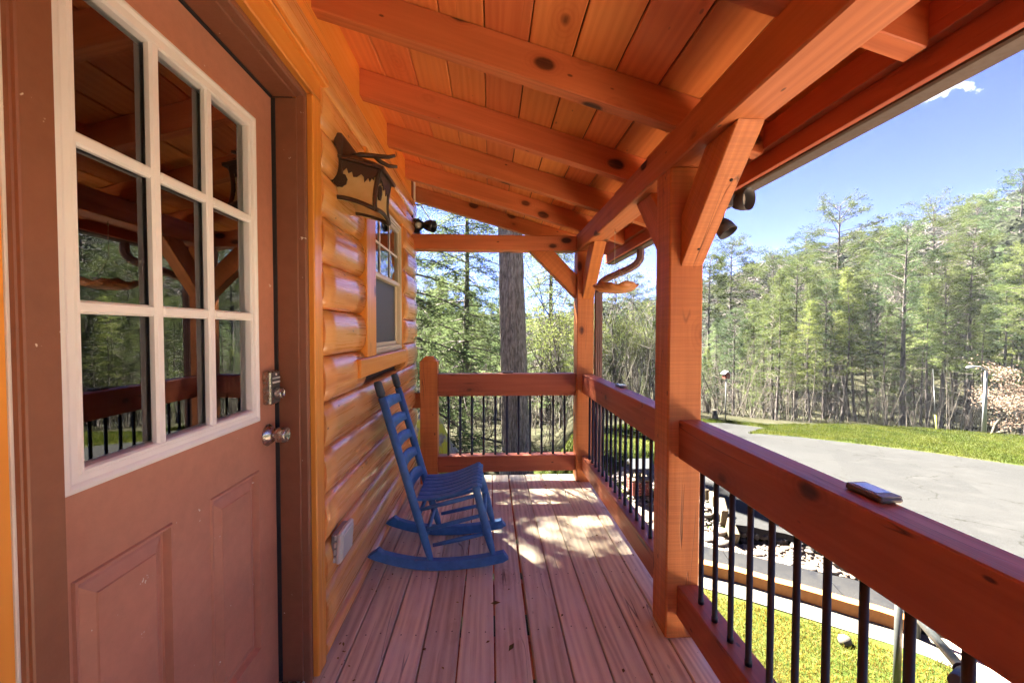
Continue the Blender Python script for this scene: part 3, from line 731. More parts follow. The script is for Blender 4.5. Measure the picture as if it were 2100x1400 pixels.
# keypad deadbolt
kp = board('keypad_lock', 'nickel', door, (-.7505, 1.396, 1.030), (-.724, 1.458, 1.142), 'Z', .004)
kpd = board('keypad_face', 'darkbtn', door, (-.7245, 1.400, 1.034), (-.7215, 1.454, 1.138), 'Z', .0015)
v_, f_2 = [], []
for r_i, zb in enumerate((1.118, 1.104)):
    for c_i in range(5):
        y = 1.4085+c_i*.0095
        tube_data([Vector((-.7218, y, zb)), Vector((-.7185, y, zb))], [.0036, .0030], 8, v_, f_2)
tube_data([Vector((-.7218, 1.4275, 1.1300)), Vector((-.7195, 1.4275, 1.1300))], [.0048, .0044], 10, v_, f_2)
link('keypad_buttons', pyd('b', v_, f_2), M['btn'], door, Matrix())
lathe('deadbolt_cylinder', 'nickel', door, [(.001, 0), (.019, 0), (.0195, .004), (.0165, .018), (.0165, .022), (.013, .023), (.0125, .0215), (.001, .0215)], (-.7215, 1.427, 1.066), X3, 24)
# jambs, stops, brickmould
board('door_jamb', 'trim', cabin, (-.80, 1.4795, .02), (-.6685, 1.515, 2.079), 'Z', .002)
board('door_jamb', 'trim', cabin, (-.80, .52, .02), (-.6685, .5545, 2.079), 'Z', .002)
board('door_jamb', 'trim', cabin, (-.80, .556, 2.0785), (-.6685, 1.478, 2.11), 'Y', .002)
board('weather_seal', 'blackseal', cabin, (-.775, 1.4745, .03), (-.7375, 1.4790, 2.074), 'Z', .0008)
board('weather_seal', 'blackseal', cabin, (-.775, .562, 2.0715), (-.742, 1.470, 2.0775), 'Y', .0008)
board('threshold', 'nickel', cabin, (-.80, .556, .004), (-.66, 1.478, .028), 'Y', .003)
ring('door_casing', 'trim', cabin, (.600, 1.518, .003, 2.1190), [(0, -.6690), (.001, -.650), (.006, -.6455), (.012, -.6475), (.017, -.6435), (.0255, -.6425), (.0265, -.6425), (.031, -.647), (.0325, -.6684), (.037, -.6690)], open_bottom=True)
0 and board('casing_reveal', 'trim', cabin, (-.668, .6605, .02), (-.6652, .668, 2.058), 'Z', .0008)

# --- window
win = link('window', pyd('window', [(0, 0, 0)], []), None, cabin, Matrix.Translation((-.65, 2.66, 1.6))) if False else None
wf_rect = (2.262, 3.070, 1.142, 2.030)
win = ring('window', 'cream', cabin, wf_rect, [(0, -.700), (0, -.650), (.004, -.646), (.022, -.646), (.024, -.652), (.036, -.652), (.036, -.70)])
yw0, yw1 = wf_rect[0]+.036, wf_rect[1]-.036
ring('sash', 'cream', win, (yw0, yw1, 1.592, 1.994), [(0, -.70), (0, -.660), (.002, -.658), (.022, -.658), (.024, -.664), (.024, -.68)])
ring('sash', 'cream', win, (yw0, yw1, 1.178, 1.628), [(0, -.705), (0, -.6785), (.002, -.6765), (.024, -.6765), (.026, -.682), (.026, -.70)])
board('meeting_rail', 'cream', win, (-.70, yw0+.001, 1.590), (-.652, yw1-.001, 1.6175), 'Y', .003)
for y in (2.545, 2.79): stick('muntin', 'white', win, (-.6665, y, 1.612), (-.6665, y, 1.972), .014, .005, up=X3, bev=.001)
stick('muntin', 'white', win, (-.6665, yw0+.02, 1.80), (-.6665, yw1-.02, 1.80), .014, .0052, up=X3, bev=.001)
def pane(nm, mat, par, x, a, b, c, d, th=.003):
    cy_, cz_ = (a+b)/2, (c+d)/2; hy, hz = (b-a)/2, (d-c)/2
    me = pyd(nm, [(0, -hy, -hz), (0, hy, -hz), (0, hy, hz), (0, -hy, hz), (-th, -hy, -hz), (-th, hy, -hz), (-th, hy, hz), (-th, -hy, hz)], [(0, 1, 2, 3), (7, 6, 5, 4), (0, 4, 5, 1), (1, 5, 6, 2), (2, 6, 7, 3), (3, 7, 4, 0)])
    return link(nm, me, M[mat], par, Matrix.Translation((x, cy_, cz_)))
pane('pane', 'glass', win, -.6705, yw0+.024, yw1-.024, 1.616, 1.970)
pane('insect_screen', 'screen', win, -.684, yw0+.026, yw1-.026, 1.204, 1.592)
board('window_casing', 'wall', cabin, (-.70, 2.10, 1.142), (-.612, 2.2605, 2.11), 'Z')
board('window_casing', 'wall', cabin, (-.70, 2.10, 2.113), (-.612, 3.09, 2.19), 'Y')
board('window_casing', 'wall', cabin, (-.70, 3.0715, 1.142), (-.640, 3.10, 2.11), 'Z')
board('window_sill', 'wall', cabin, (-.70, 1.965, 1.052), (-.604, 3.02, 1.1405), 'Y')

# ------------------------------------------------------------------ porch roof
SL = -.2845
cz = lambda x: 2.427+SL*x          # underside of ceiling boards
sdir = Vector((1, 0, SL)).normalized(); snrm = Vector((-SL, 0, 1)).normalized()
roof = thing('porch_roof', (0, 1.5, 2.1), 'sloping porch roof of orange stained boards on heavy rafters', 'porch roof')
X_IN, X_OUT = -.690, 1.12
RY = [-.90, -.25, .375, .985, 1.604, 2.175, 2.735, 3.300, 3.925]
for y in RY:
    dpt = .137*math.cos(math.atan(SL)); wdt = .060
    p = Vector((X_IN, y+wdt/2, cz(X_IN)))-snrm*(dpt/2+.001); q = Vector((X_OUT, y+wdt/2, cz(X_OUT)))-snrm*(dpt/2+.001)
    stick('rafter', 'rafter', roof, p, q, wdt, dpt, bev=.003)
jx = [.661+.1712*k for k in range(3, -9, -1)]
for a, b in zip(jx, jx[1:]):
    xa, xb = b+.0022, a-.0022
    if xa > X_OUT: continue
    if xb > 1.145: xb = 1.145
    if xa < -.80: continue
    xm = (xa+xb)/2; w_ = (xb-xa)/math.cos(math.atan(SL))
    me = beam_mesh(5.25, round(w_, 3), .019, .0035)
    if not me.materials: me.materials.append(M['ceil'])
    c_ = Vector((xm, 1.365, cz(xm)))+snrm*.0105
    link('ceiling_board', me, None, roof, frame(Y3, -sdir, snrm, c_))
ms = beam_mesh(5.4, 1.95, .03, .003)
link('roof_deck', ms, M['shingle'], roof, frame(Y3, -sdir, snrm, Vector((.24, 1.33, cz(.24)))+snrm*.042))
board('porch_beam', 'rafter', roof, (.7265, -1.1, 1.940), (.8660, 3.545, 2.079), 'Y', .006)
board('end_beam', 'rafter', roof, (-.664, 3.432, 1.944), (.7250, 3.560, 2.068), 'X', .005)
board('fascia_board', 'fascia', roof, (1.1215, -1.2, 1.930), (1.146, 3.998, 2.115), 'Y', .002)
board('sub_fascia', 'fascia', roof, (1.085, -1.2, 2.00), (1.1205, 3.9, 2.09), 'Y', .002)
# gutter
gp = [(1.1475, 2.06), (1.1475, 1.925), (1.155, 1.920), (1.215, 1.920), (1.235, 1.955), (1.250, 2.00), (1.255, 2.055), (1.247, 2.058), (1.241, 2.00), (1.225, 1.96), (1.21, 1.928), (1.156, 1.928), (1.153, 2.06)]
v = []; f = []
for y in (-1.2, 4.0):
    v += [(x, y, z) for x, z in gp]
k = len(gp); f = [(i, (i+1) % k, k+(i+1) % k, k+i) for i in range(k)]+[tuple(range(k)), tuple(range(2*k-1, k-1, -1))]
link('gutter', fix(pyd('gutter', v, f)), M['gutter'], roof, Matrix())
# ------------------------------------------------------------------ posts with braces
def brace(par, p_top, p_bot, d_up, face, x0, x1, plane='Y'):
    """parallelogram brace: underside from p_top (s,z) to p_bot; d_up = run added behind"""
    (s0, z0), (s1, z1) = p_top, p_bot
    ext = [(s0, z0), (s1, z1), (s1, z1+d_up), (s0+math.copysign(d_up*abs((s1-s0)/(z1-z0)), s1-s0), z0)]
    L = math.hypot(s1-s0, z1-z0); dx = Vector(((s1-s0)/L, (z1-z0)/L)); nx_ = Vector((-dx.y, dx.x)); c = Vector(((s0+s1)/2, (z0+z1)/2))
    loc = [((Vector(e)-c).dot(dx), (Vector(e)-c).dot(nx_)) for e in ext]
    hw = (x1-x0)/2; cut_ = .004
    bmb = bmesh.new(); A = [bmb.verts.new((l[0], -hw, l[1])) for l in loc]; B = [bmb.verts.new((l[0], hw, l[1])) for l in loc]
    bmb.faces.new(A); bmb.faces.new(B[::-1])
    for i in range(4): j = (i+1) % 4; bmb.faces.new((A[i], B[i], B[j], A[j]))
    bmesh.ops.recalc_face_normals(bmb, faces=bmb.faces)
    eg = [e for e in bmb.edges if abs(e.verts[0].co.y-e.verts[1].co.y) < 1e-6]
    bmesh.ops.bevel(bmb, geom=eg, offset=.004, segments=1, affect='EDGES')
    me = bpy.data.meshes.new('brace'); bmb.to_mesh(me); bmb.free()
    if plane == 'Y':
        fr = frame((0, dx.x, dx.y), (1, 0, 0), (0, nx_.x, nx_.y), ((x0+x1)/2, c.x, c.y))
    else:
        fr = frame((dx.x, 0, dx.y), (0, 1, 0), (nx_.x, 0, nx_.y), (c.x, (x0+x1)/2, c.y))
    return link('knee_brace', me, M['post'], par, fr)
def post(y, label, dirs, zb=0.0):
    t = thing('porch_post', (.796, y+.07, 0), label, 'post')
    board('shaft', 'post', t, (.726, y, .001), (.866, y+.14, 1.9385), 'Z', .006)
    board('leg_below_deck', 'post', t, (.74, y+.01, -1.25), (.85, y+.13, -.045), 'Z', .004)
    for d in dirs:
        if d == 'near': brace(t, (y-.375, 1.9390), (y-.001, 1.540), .205, 'Y', .770, .862)
        if d == 'far': brace(t, (y+.14+.375, 1.9390), (y+.141, 1.540), .205, 'Y', .770, .862)
        if d == 'end': brace(t, (.334, 1.9430), (.7255, 1.550), .200, 'X', 3.445, 3.540, 'X')
    return t
p1 = post(1.638, 'thick orange-brown square post nearest the camera, braced both ways up to the beam', ['near', 'far'])
p2 = post(3.405, 'square orange-brown corner post at the far end of the porch where two railings meet', ['near', 'end'])
p0 = post(-.40, 'square porch post behind the viewpoint', ['far', 'near'])
for (y, z) in ((1.37, 1.79), (1.585, 1.60)):
    lathe('bolt', 'screw', p1, [(.001, 0), (.006, 0), (.006, .003), (.001, .004)], (.816, y-.04*(z > 1.7)*0, z), Vector((0, -.72, -.69)), 10)

# ------------------------------------------------------------------ deck
deck = thing('porch_deck', (.1, 1.6, 0), 'weathered reddish porch floor of long narrow boards', 'deck')
xb = [-.5602+.1448*k for k in range(-1, 11)]
gaps = [.004, .005, .006, .006, .007, .007, .013, .006, .006, .006, .006, .006]
Y0d, Y1d = -.9, 3.615
for i in range(len(xb)-1):
    a = xb[i]+gaps[i]/2; b = xb[i+1]-gaps[i+1]/2
    dy = rnd.uniform(-.006, .006)
    me = beam_mesh(Y1d-Y0d, round(b-a, 4), .032, .0035, segs=1)
    if not me.materials: me.materials.append(M['deck'])
    o = link('deck_board', me, None, deck, frame(Y3, -X3, Z3, ((a+b)/2, (Y0d+Y1d)/2+dy, -.016+rnd.uniform(-.0008, .0008))))
for y in (-.7, -.3, .1, .5, .90, 1.30, 1.70, 2.10, 2.47, 2.87, 3.27, 3.57):
    board('joist', 'fascia', deck, (-.70, y, -.20), (.88, y+.038, -.034), 'X', .002)
board('rim_joist', 'fascia', deck, (.855, -.9, -.24), (.893, 3.61, -.036), 'Y', .002)
v = []; f = []
for y in (.92, 1.32, 1.72, 2.12, 2.49, 2.89, 3.29, 3.585):
    for i in range(len(xb)-1):
        for s in (.28, .72):
            x = xb[i]+.1448*s+rnd.uniform(-.006, .006); yy = y+rnd.uniform(-.012, .012)
            k = len(v); r_ = .0034
            v += [(x+r_*math.cos(t*math.pi/3), yy+r_*math.sin(t*math.pi/3), .0022) for t in range(6)]; f.append(tuple(range(k, k+6)))
sc_ = link('screw_heads', pyd('screws', v, f), M['screw'], deck, Matrix()); sc_['kind'] = 'stuff'

# bits of leaf and needle blown onto the boards
lr = np.random.RandomState(31); nL = 130
LC = np.stack([lr.uniform(-.62, .86, nL), lr.uniform(1.0, 3.6, nL), np.full(nL, .0035)], 1)
LC[:50, 0] = np.where(lr.rand(50) < .5, -.62+lr.rand(50)*.07, .70+lr.rand(50)*.16)
LD = lr.normal(0, 1, (nL, 3)); LD[:, 2] = .04; LD /= np.linalg.norm(LD, axis=1, keepdims=True)
v = []; f = []
for i_ in range(nL):
    ln__ = lr.uniform(.006, .020) if i_ % 9 else lr.uniform(.03, .05); wd_ = ln__*lr.uniform(.12, .4); d_ = Vector(LD[i_]); s_ = Z3.cross(d_).normalized()*wd_; c_ = Vector(LC[i_])
    k = len(v); v += [c_, c_+d_*ln__*.5+s_+Z3*.003, c_+d_*ln__+Z3*.001, c_+d_*ln__*.5-s_+Z3*.001]; f.append((k, k+1, k+2, k+3))
lf_ = link('fallen_bits', pyd('fallen_bits', v, f), M['straw'], None, Matrix()); tag(lf_, 'dry leaf bits and needles scattered on the deck boards', kind='stuff')
# ------------------------------------------------------------------ railings
def baluster(par, x, y, z0=.2285, z1=.757):
    key = ('bal', round(z1-z0, 3))
    if key not in CACHE:
        v, f = tube_data([(0, 0, 0), (0, 0, .018), (0, 0, .0185), (0, 0, z1-z0)], [.0105, .0105, .0092, .0092], 12)
        me = pyd('baluster', v, f); me.materials.append(M['black']); me.polygons.foreach_set('use_smooth', [len(p.vertices) == 4 for p in me.polygons]); CACHE[key] = me
    link('baluster', CACHE[key], None, par, Matrix.Translation((x, y, z0)))
r1 = thing('porch_railing', (.816, .7, .2), 'nearest porch railing, dark red-brown rail on black balusters, at lower right', 'railing')
r2 = thing('porch_railing', (.816, 2.6, .2), 'porch railing between the near post and the corner post, red-brown rails with black balusters', 'railing')
r3 = thing('porch_railing', (.14, 3.5, .2), 'short porch railing across the far end of the deck behind the rocking chair', 'railing')
for r, ya, yb in ((r1, -.258, 1.6375), (r2, 1.7785, 3.4045)):
    board('top_rail', 'rail', r, (.7711, ya, .756), (.8601, yb, .9147), 'Y', .004)
    board('bottom_rail', 'rail', r, (.7711, ya, .100), (.8601, yb, .2292), 'Y', .004)
for k in range(19):
    y = 1.519-.0975*k
    if y > -.25: baluster(r1, .811, y)
for k in range(16):
    y = 3.300-.0985*k
    if y > 1.80: baluster(r2, .811, y)
board('top_rail', 'rail', r3, (-.4345, 3.436, .762), (.7255, 3.526, .9147), 'X', .004)
board('sub_rail', 'rail', r3, (-.4345, 3.452, .728), (.7255, 3.512, .7615), 'X', .003)
board('bottom_rail', 'rail', r3, (-.4345, 3.436, .092), (.7255, 3.526, .2250), 'X', .004)
for k in range(11): baluster(r3, -.351+.0989*k, 3.482, .2245, .7285)
# newel with pyramid cap
nw = thing('newel_post', (-.51, 3.5, 0), 'short square orange newel with chamfered top, between cabin wall and end railing', 'post')
c0, c1, y0_, y1_ = -.578, -.436, 3.425, 3.535
v = [(c0, y0_, .001), (c1, y0_, .001), (c1, y1_, .001), (c0, y1_, .001), (c0, y0_, 1.018), (c1, y0_, 1.018), (c1, y1_, 1.018), (c0, y1_, 1.018),
     (c0+.042, y0_+.035, 1.062), (c1-.042, y0_+.035, 1.062), (c1-.042, y1_-.035, 1.062), (c0+.042, y1_-.035, 1.062)]
f = [(3, 2, 1, 0), (0, 1, 5, 4), (1, 2, 6, 5), (2, 3, 7, 6), (3, 0, 4, 7), (4, 5, 9, 8), (5, 6, 10, 9), (6, 7, 11, 10), (7, 4, 8, 11), (8, 9, 10, 11)]
cN = Vector((-.507, 3.48, .53))
v = [frame(Z3, Y3, -X3, cN).inverted() @ Vector(p) for p in v]
link('shaft', fix(pyd('newel', v, f)), M['post'], nw, frame(Z3, Y3, -X3, cN))
board('stub_rail', 'post', nw, (-.650, 3.46, .628), (-.5795, 3.50, .757), 'X', .003)

# ------------------------------------------------------------------ wall lantern
LP = Vector((-.640, 1.845, 1.98))
lan = thing('wall_lantern', tuple(LP), 'rustic dark bronze wall lantern with pine cone cutouts and cream glass beside the door', 'lantern')
DR = Matrix.Translation((-.632, 1.845, 1.985)) @ Matrix.Rotation(R_(13.5), 4, 'Y')
# local: x outward, y along wall, z up; body x 0..0.185, y +-.095, z -.165..0
def loc_mesh(nm, mat, v, f, smooth=False, par=None): return link(nm, fix(pyd(nm, v, f)), M[mat], par or lan, DR, smooth)
def lbox(lo, hi):
    (a, b, c), (d, e, g) = lo, hi
    return [(a, b, c), (d, b, c), (d, e, c), (a, e, c), (a, b, g), (d, b, g), (d, e, g), (a, e, g)], [(3, 2, 1, 0), (4, 5, 6, 7), (0, 1, 5, 4), (1, 2, 6, 5), (2, 3, 7, 6), (3, 0, 4, 7)]
board('back_plate', 'bronze', lan, (-.640, 1.745, 1.895), (-.606, 1.948, 2.088), 'Z', .004)
ov = .014
loc_mesh('lantern_roof', 'bronze', [(-.004, -.095-ov, 0), (.185+ov, -.095-ov, 0), (.185+ov, .095+ov, 0), (-.004, .095+ov, 0), (-.004, -.095-ov, .012), (.185+ov, -.095-ov, .012), (.185+ov, .095+ov, .012), (-.004, .095+ov, .012),
                         (.0, -.05, .045), (.13, -.05, .040), (.13, .05, .040), (0, .05, .045)],
         [(3, 2, 1, 0), (0, 1, 5, 4), (1, 2, 6, 5), (2, 3, 7, 6), (3, 0, 4, 7), (4, 5, 9, 8), (5, 6, 10, 9), (6, 7, 11, 10), (7, 4, 8, 11), (8, 9, 10, 11)])
def flare(t): return .026*t*t*t+.004*t            # outward flare down the body, t 0..1
Hh = .168
cs = [(0.004, -.088, -1, -1), (.178, -.088, 1, -1), (.178, .088, 1, 1), (.004, .088, -1, 1)]
for (x, y, sx, sy) in cs:
    pts = [DR @ Vector((x+sx*flare(t/8)*(1 if sx > 0 else .3), y+sy*flare(t/8), -Hh*t/8)) for t in range(9)]
    tube('corner_bar', 'bronze', lan, pts, .0095, 6)
def corner(i, t): x, y, sx, sy = cs[i]; return Vector((x+sx*flare(t)*(1 if sx > 0 else .3), y+sy*flare(t), -Hh*t))
for i in range(4):
    j = (i+1) % 4
    # bottom rail with a shallow upward arch
    A, B = corner(i, 1), corner(j, 1)
    pts = [DR @ (A.lerp(B, s/8)+Vector((0, 0, .014*math.sin(math.pi*s/8)))) for s in range(9)]
    tube('bottom_bar', 'bronze', lan, pts, .0095, 6)
    if i == 3: continue
    v = []; f = []
    for a in range(9):
        t = a/8
        for s in (0., 1.):
            v.append(corner(i, t).lerp(corner(j, t), s)+Vector((0, 0, .012*(t > .99)*0)))
    for a in range(8): f.append((a*2, a*2+1, a*2+3, a*2+2))
    loc_mesh('glass_panel', 'shade', v, f, True)
    # cutout silhouettes: branch band and a pine cone, thin metal plates proud of the glass
    nrm = Vector(((0, -1, 0), (1, 0, 0), (0, 1, 0))[i]); ax = (corner(j, 0)-corner(i, 0)).normalized(); Lw = (corner(j, 0)-corner(i, 0)).length
    org = corner(i, 0)+nrm*.003
    def plate(nm, poly, th=.003, off=0.):
        k = len(poly); fl = lambda d_: flare(min(1, max(0, -d_/Hh)))
        v = [org+ax*(p[0]*Lw)+Vector((0, 0, p[1]*Hh))+nrm*(fl(p[1]*Hh)+off) for p in poly]+[org+ax*(p[0]*Lw)+Vector((0, 0, p[1]*Hh))+nrm*(fl(p[1]*Hh)+off+th) for p in poly]
        f = [tuple(range(k))[::-1], tuple(range(k, 2*k))]+[(a, (a+1) % k, k+(a+1) % k, k+a) for a in range(k)]
        loc_mesh(nm, 'bronze', v, f)
    plate('branch_cutout', [(0, 0), (1, 0), (1, -.16), (.93, -.22), (.95, -.30), (.88, -.26), (.86, -.36), (.80, -.27), (.74, -.40), (.70, -.28), (.62, -.22), (.54, -.32), (.46, -.34), (.40, -.22), (.33, -.28), (.26, -.16), (.20, -.26), (.16, -.14), (.10, -.30), (.06, -.34), (0, -.20)])
    cx_, cz2 = .20, -.50
    plate('pine_cone', [(cx_+.145*math.cos(t*math.pi/9)*(1+.10*(t % 2)), cz2+.17*math.sin(t*math.pi/9)*(1+.10*(t % 2))) for t in range(18)], .006)
    for rr_ in range(3):
        plate('cone_scale', [(cx_+(.11-.03*rr_)*math.cos(t*math.pi/5), cz2+(.13-.035*rr_)*math.sin(t*math.pi/5)) for t in range(10)], .002, .006+.002*rr_)
# twig on top
tube('twig', 'bronze', lan, [DR @ Vector(p) for p in ((.03, -.02, .045), (.06, -.01, .066), (.10, .0, .078), (.14, .004, .086), (.175, 0, .092), (.20, .0, .105))], [.012, .012, .011, .010, .009, .007], 8)
tube('twig', 'bronze', lan, [DR @ Vector(p) for p in ((.115, .0, .078), (.14, .01, .066), (.175, .02, .060), (.212, .025, .068))], [.010, .010, .009, .007], 8)

# ------------------------------------------------------------------ outlet cover
oc = thing('outlet_cover', (-.62, 1.71, .41), 'grey weatherproof outlet cover low on the log wall, left of the rocking chair', 'outlet cover')
MO = Matrix.Translation((-.632, 1.712, .415)) @ Matrix.Rotation(R_(4), 4, 'Y')
me = beam_mesh(.110, .128, .026, .006); link('gasket_box', me, M['plasticd'], oc, MO @ frame(Z3, Y3, -X3, (.012, 0, 0)))
me = beam_mesh(.126, .146, .020, .008); link('cover', me, M['plastic'], oc, MO @ frame(Z3, Y3, -X3, (.034, 0, 0)))
me = beam_mesh(.098, .116, .006, .0028); link('cover_face', me, M['plastic'], oc, MO @ frame(Z3, Y3, -X3, (.0455, 0, 0)))
for k in range(4):
    me = beam_mesh(.008, .010, .018, .001)
    if not me.materials: me.materials.append(M['plastic'])
    link('hinge_tab', me, None, oc, MO @ Matrix.Translation((.02, -.069, -.045+k*.03)))

# ------------------------------------------------------------------ rocking chair
ch = thing('rocking_chair', (-.25, 2.38, 0), 'blue painted ladder-back wooden rocking chair with slatted seat against the log wall', 'rocking chair')
YN, YF = 2.195, 2.575
def rocker(y):
    top = []; bot = []; n = 26
    for i in range(n+1):
        t = i/n; x = -.655+(.755)*t
        xc = -.265
        zb = .0006+.30*(x-xc)**2 if x > xc else .0006+.545*(x-xc)**2
        top.append((x, zb+.052)); bot.append((x, zb))
    # cut ends
    poly = [(-.592, .122)]+top[3:-1]+[(.070, top[-1][1]-.0005), (.100, top[-1][1]-.042)]+[(.088, bot[-1][1]+.004)]+bot[1:-1][::-1]+[(-.646, .082)]
    k = len(poly); w2 = .021
    bmb = bmesh.new(); A = [bmb.verts.new((x, -w2, z)) for x, z in poly]; B = [bmb.verts.new((x, w2, z)) for x, z in poly]
    bmb.faces.new(A); bmb.faces.new(B[::-1])
    for i in range(k): bmb.faces.new((A[i], B[i], B[(i+1) % k], A[(i+1) % k]))
    bmesh.ops.recalc_face_normals(bmb, faces=bmb.faces)
    eg = [e for e in bmb.edges if abs(e.verts[0].co.y-e.verts[1].co.y) < 1e-6]
    bmesh.ops.bevel(bmb, geom=eg, offset=.003, segments=1, affect='EDGES')
    me = bpy.data.meshes.new('rocker'); bmb.to_mesh(me); bmb.free()
    return link('rocker', me, M['blue'], ch, Matrix.Translation((0, y, 0)))
for y in (YN, YF):
    rocker(y)
    bp = Vector((-.317, y, .050)); tp = Vector((-.568, y, .924)); d = (tp-bp)
    fr_ = [0, .06, .16, .28, .36, 1]; ra = [.0155, .019, .0215, .0225, .0222, .0205]
    tube('back_post', 'blue', ch, [bp+d*k for k in fr_], ra, 16)
    tube('finial', 'bluetip', ch, [tp+d*k for k in (-.0, .012, .016, .08, .094, .098)], [.0150, .0170, .0225, .0215, .0195, .0150], 16)
    f0 = Vector((.018, y-.004, .068)); f1 = Vector((-.078, y-.004, .448)); d = f1-f0
    tube('front_leg', 'blue', ch, [f0+d*k for k in (0, .08, .2, .38, .55, .75, .90, .97, 1.0)], [.0135, .0165, .0205, .0235, .0225, .0200, .0195, .0205, .0165], 16)
    for (a, b), rr_ in (((( -.369, .324), (-.084, .392)), .0105), (((-.337, .215), (-.055, .284)), .0105), (((-.305, .130), (-.027, .186)), .0105)):
        A = Vector((a[0], y, a[1])); B = Vector((b[0], y, b[1]))
        tube('side_stretcher', 'blue', ch, [A+(B-A)*k for k in (0, .5, 1)], [rr_-.001, rr_+.0015, rr_-.001], 10)
for (x, z) in ((-.072, .395), (-.030, .255), (-.345, .165), (-.375, .300), (-.066, .33)):
    A = Vector((x, YN, z)); B = Vector((x, YF, z)); tube('cross_stretcher', 'blue', ch, [A+(B-A)*k for k in (0, .5, 1)], [.0095, .0125, .0095], 10)
# ladder slats
bp = Vector((-.317, 0, .050)); tp = Vector((-.568, 0, .924)); ld = (tp-bp).normalized(); ln_ = Vector((ld.z, 0, -ld.x))
for zc, hgt in ((.872, .058), (.762, .058), (.655, .060), (.545, .062), (.425, .066)):
    k0 = (zc-.050)/(.874); c = bp+(tp-bp)*k0
    v = []; f = []; n = 12
    for i in range(n+1):
        t = i/n; y = YN+.012+(YF-YN-.024)*t; arch = math.sin(math.pi*t)
        bow = -.022*arch
        for dn in (-.0055, .0055):
            for dl in (-hgt/2+.006*arch, hgt/2-.004+.016*arch-.014*(1-arch)**3):
                p = c+ld*dl-ln_*(bow*-1)*-1*0+ln_*(bow+dn); v.append((p.x, y, p.z))
    for i in range(n):
        a = i*4; b = a+4
        f += [(a, a+1, b+1, b), (a+2, b+2, b+3, a+3), (a+1, a+3, b+3, b+1), (a, b, b+2, a+2)]
    f += [(0, 2, 3, 1), (n*4, n*4+1, n*4+3, n*4+2)]
    link('back_slat', fix(pyd('back_slat', v, f)), M['blue'], ch, Matrix(), True)
# seat slats run front to back, dished
ns = 7; ya, yb = YN+.004, YF+.010
wsl = (yb-ya)/ns
for k in range(ns):
    y0s = ya+k*wsl+.0055; y1s = ya+(k+1)*wsl-.0055; v = []; f = []; n = 12
    for i in range(n+1):
        t = i/n; x = -.392+(.345+.004)*t
        z = .378+.078*t-.022*math.sin(math.pi*min(1, t*1.15))+(-.020*max(0, (t-.88)/.12)**2)
        v += [(x, y0s, z-.012), (x, y1s, z-.012), (x, y1s, z), (x, y0s, z)]
    for i in range(n):
        a = i*4; b = a+4
        for q in range(4): q2 = (q+1) % 4; f.append((a+q, a+q2, b+q2, b+q))
    f += [(3, 2, 1, 0), (n*4, n*4+1, n*4+2, n*4+3)]
    link('seat_slat', fix(pyd('seat_slat', v, f)), M['blue'], ch, Matrix())

# ------------------------------------------------------------------ solar rail lights
def solar(x, y, z, rot, sc_, label):
    t = thing('rail_light', (x, y, z), label, 'solar light', 'flat solar lights on the railings')
    Mx = Matrix.Translation((x, y, z)) @ Matrix.Rotation(rot, 4, 'Z')
    me = beam_mesh(.115*sc_, .062*sc_, .0125, .004); link('body', me, M['solarb'] if not me.materials else None, t, Mx @ Matrix.Translation((0, 0, .00635)))
    me = beam_mesh(.109*sc_, .057*sc_, .003, .0012); link('rim', me, M['plasticd'] if not me.materials else None, t, Mx @ Matrix.Translation((0, 0, .0139)))
    me = beam_mesh(.074*sc_, .044*sc_, .002, .0008); link('panel', me, M['solar'] if not me.materials else None, t, Mx @ Matrix.Translation((.004, 0, .0160)))
solar(.846, .858, .9150, R_(90), .80, 'flat grey solar light on the nearest top rail, at right')
solar(.845, 2.60, .9150, R_(90), .9, 'small flat solar light on the top rail between the two posts')
solar(.15, 3.50, .9150, 0, .8, 'small flat dark light on the far end railing in front of the big trunk')

# ------------------------------------------------------------------ flood lights
def bell(nm, mat, par, org, axis, r, L, lens=True):
    lathe(nm, mat, par, [(r*.30, -L*.25), (r*.55, -L*.1), (r*.8, L*.15), (r*.95, L*.5), (r, L), (r*.94, L), (r*.86, L*.5), (r*.72, L*.40)], org, axis, 22)
    if lens: lathe('lens', 'lampglass', par, [(r*.74, L*.42), (r*.5, L*.50), (r*.02, L*.53)], org, axis, 20)
fl = thing('flood_light', (.94, 1.55, 1.80), 'grey twin-headed flood light mounted outside the beam behind the near knee brace', 'flood light')
board('mount_box', 'fixture', fl, (.8665, 1.50, 1.74), (.905, 1.60, 1.83), 'Z', .004)
tube('arm', 'fixture', fl, [(.90, 1.55, 1.80), (.935, 1.56, 1.80), (.965, 1.585, 1.797)], .010, 8)
tube('arm', 'fixture', fl, [(.90, 1.57, 1.76), (.93, 1.62, 1.75), (.95, 1.66, 1.735)], .010, 8)
bell('lamp_head', 'fixture', fl, (.968, 1.60, 1.793), Vector((.45, -.88, -.12)), .043, .060)
bell('lamp_head', 'fixture', fl, (.948, 1.665, 1.725), Vector((.35, -.45, -.82)), .038, .060)
fb = thing('flood_light', (-.60, 3.50, 2.13), 'black twin-headed flood light on top of the end beam beside the cabin corner', 'flood light')
board('mount_box', 'black', fb, (-.648, 3.46, 2.085), (-.58, 3.52, 2.20), 'Z', .004)
board('mount_bar', 'black', fb, (-.652, 3.46, 2.205), (-.632, 3.49, 2.36), 'Z', .003)
bell('lamp_head', 'black', fb, (-.535, 3.48, 2.150), Vector((.75, -.30, -.18)), .050, .080)
bell('lamp_head', 'black', fb, (-.585, 3.40, 2.130), Vector((.35, -.85, -.2)), .040, .06)

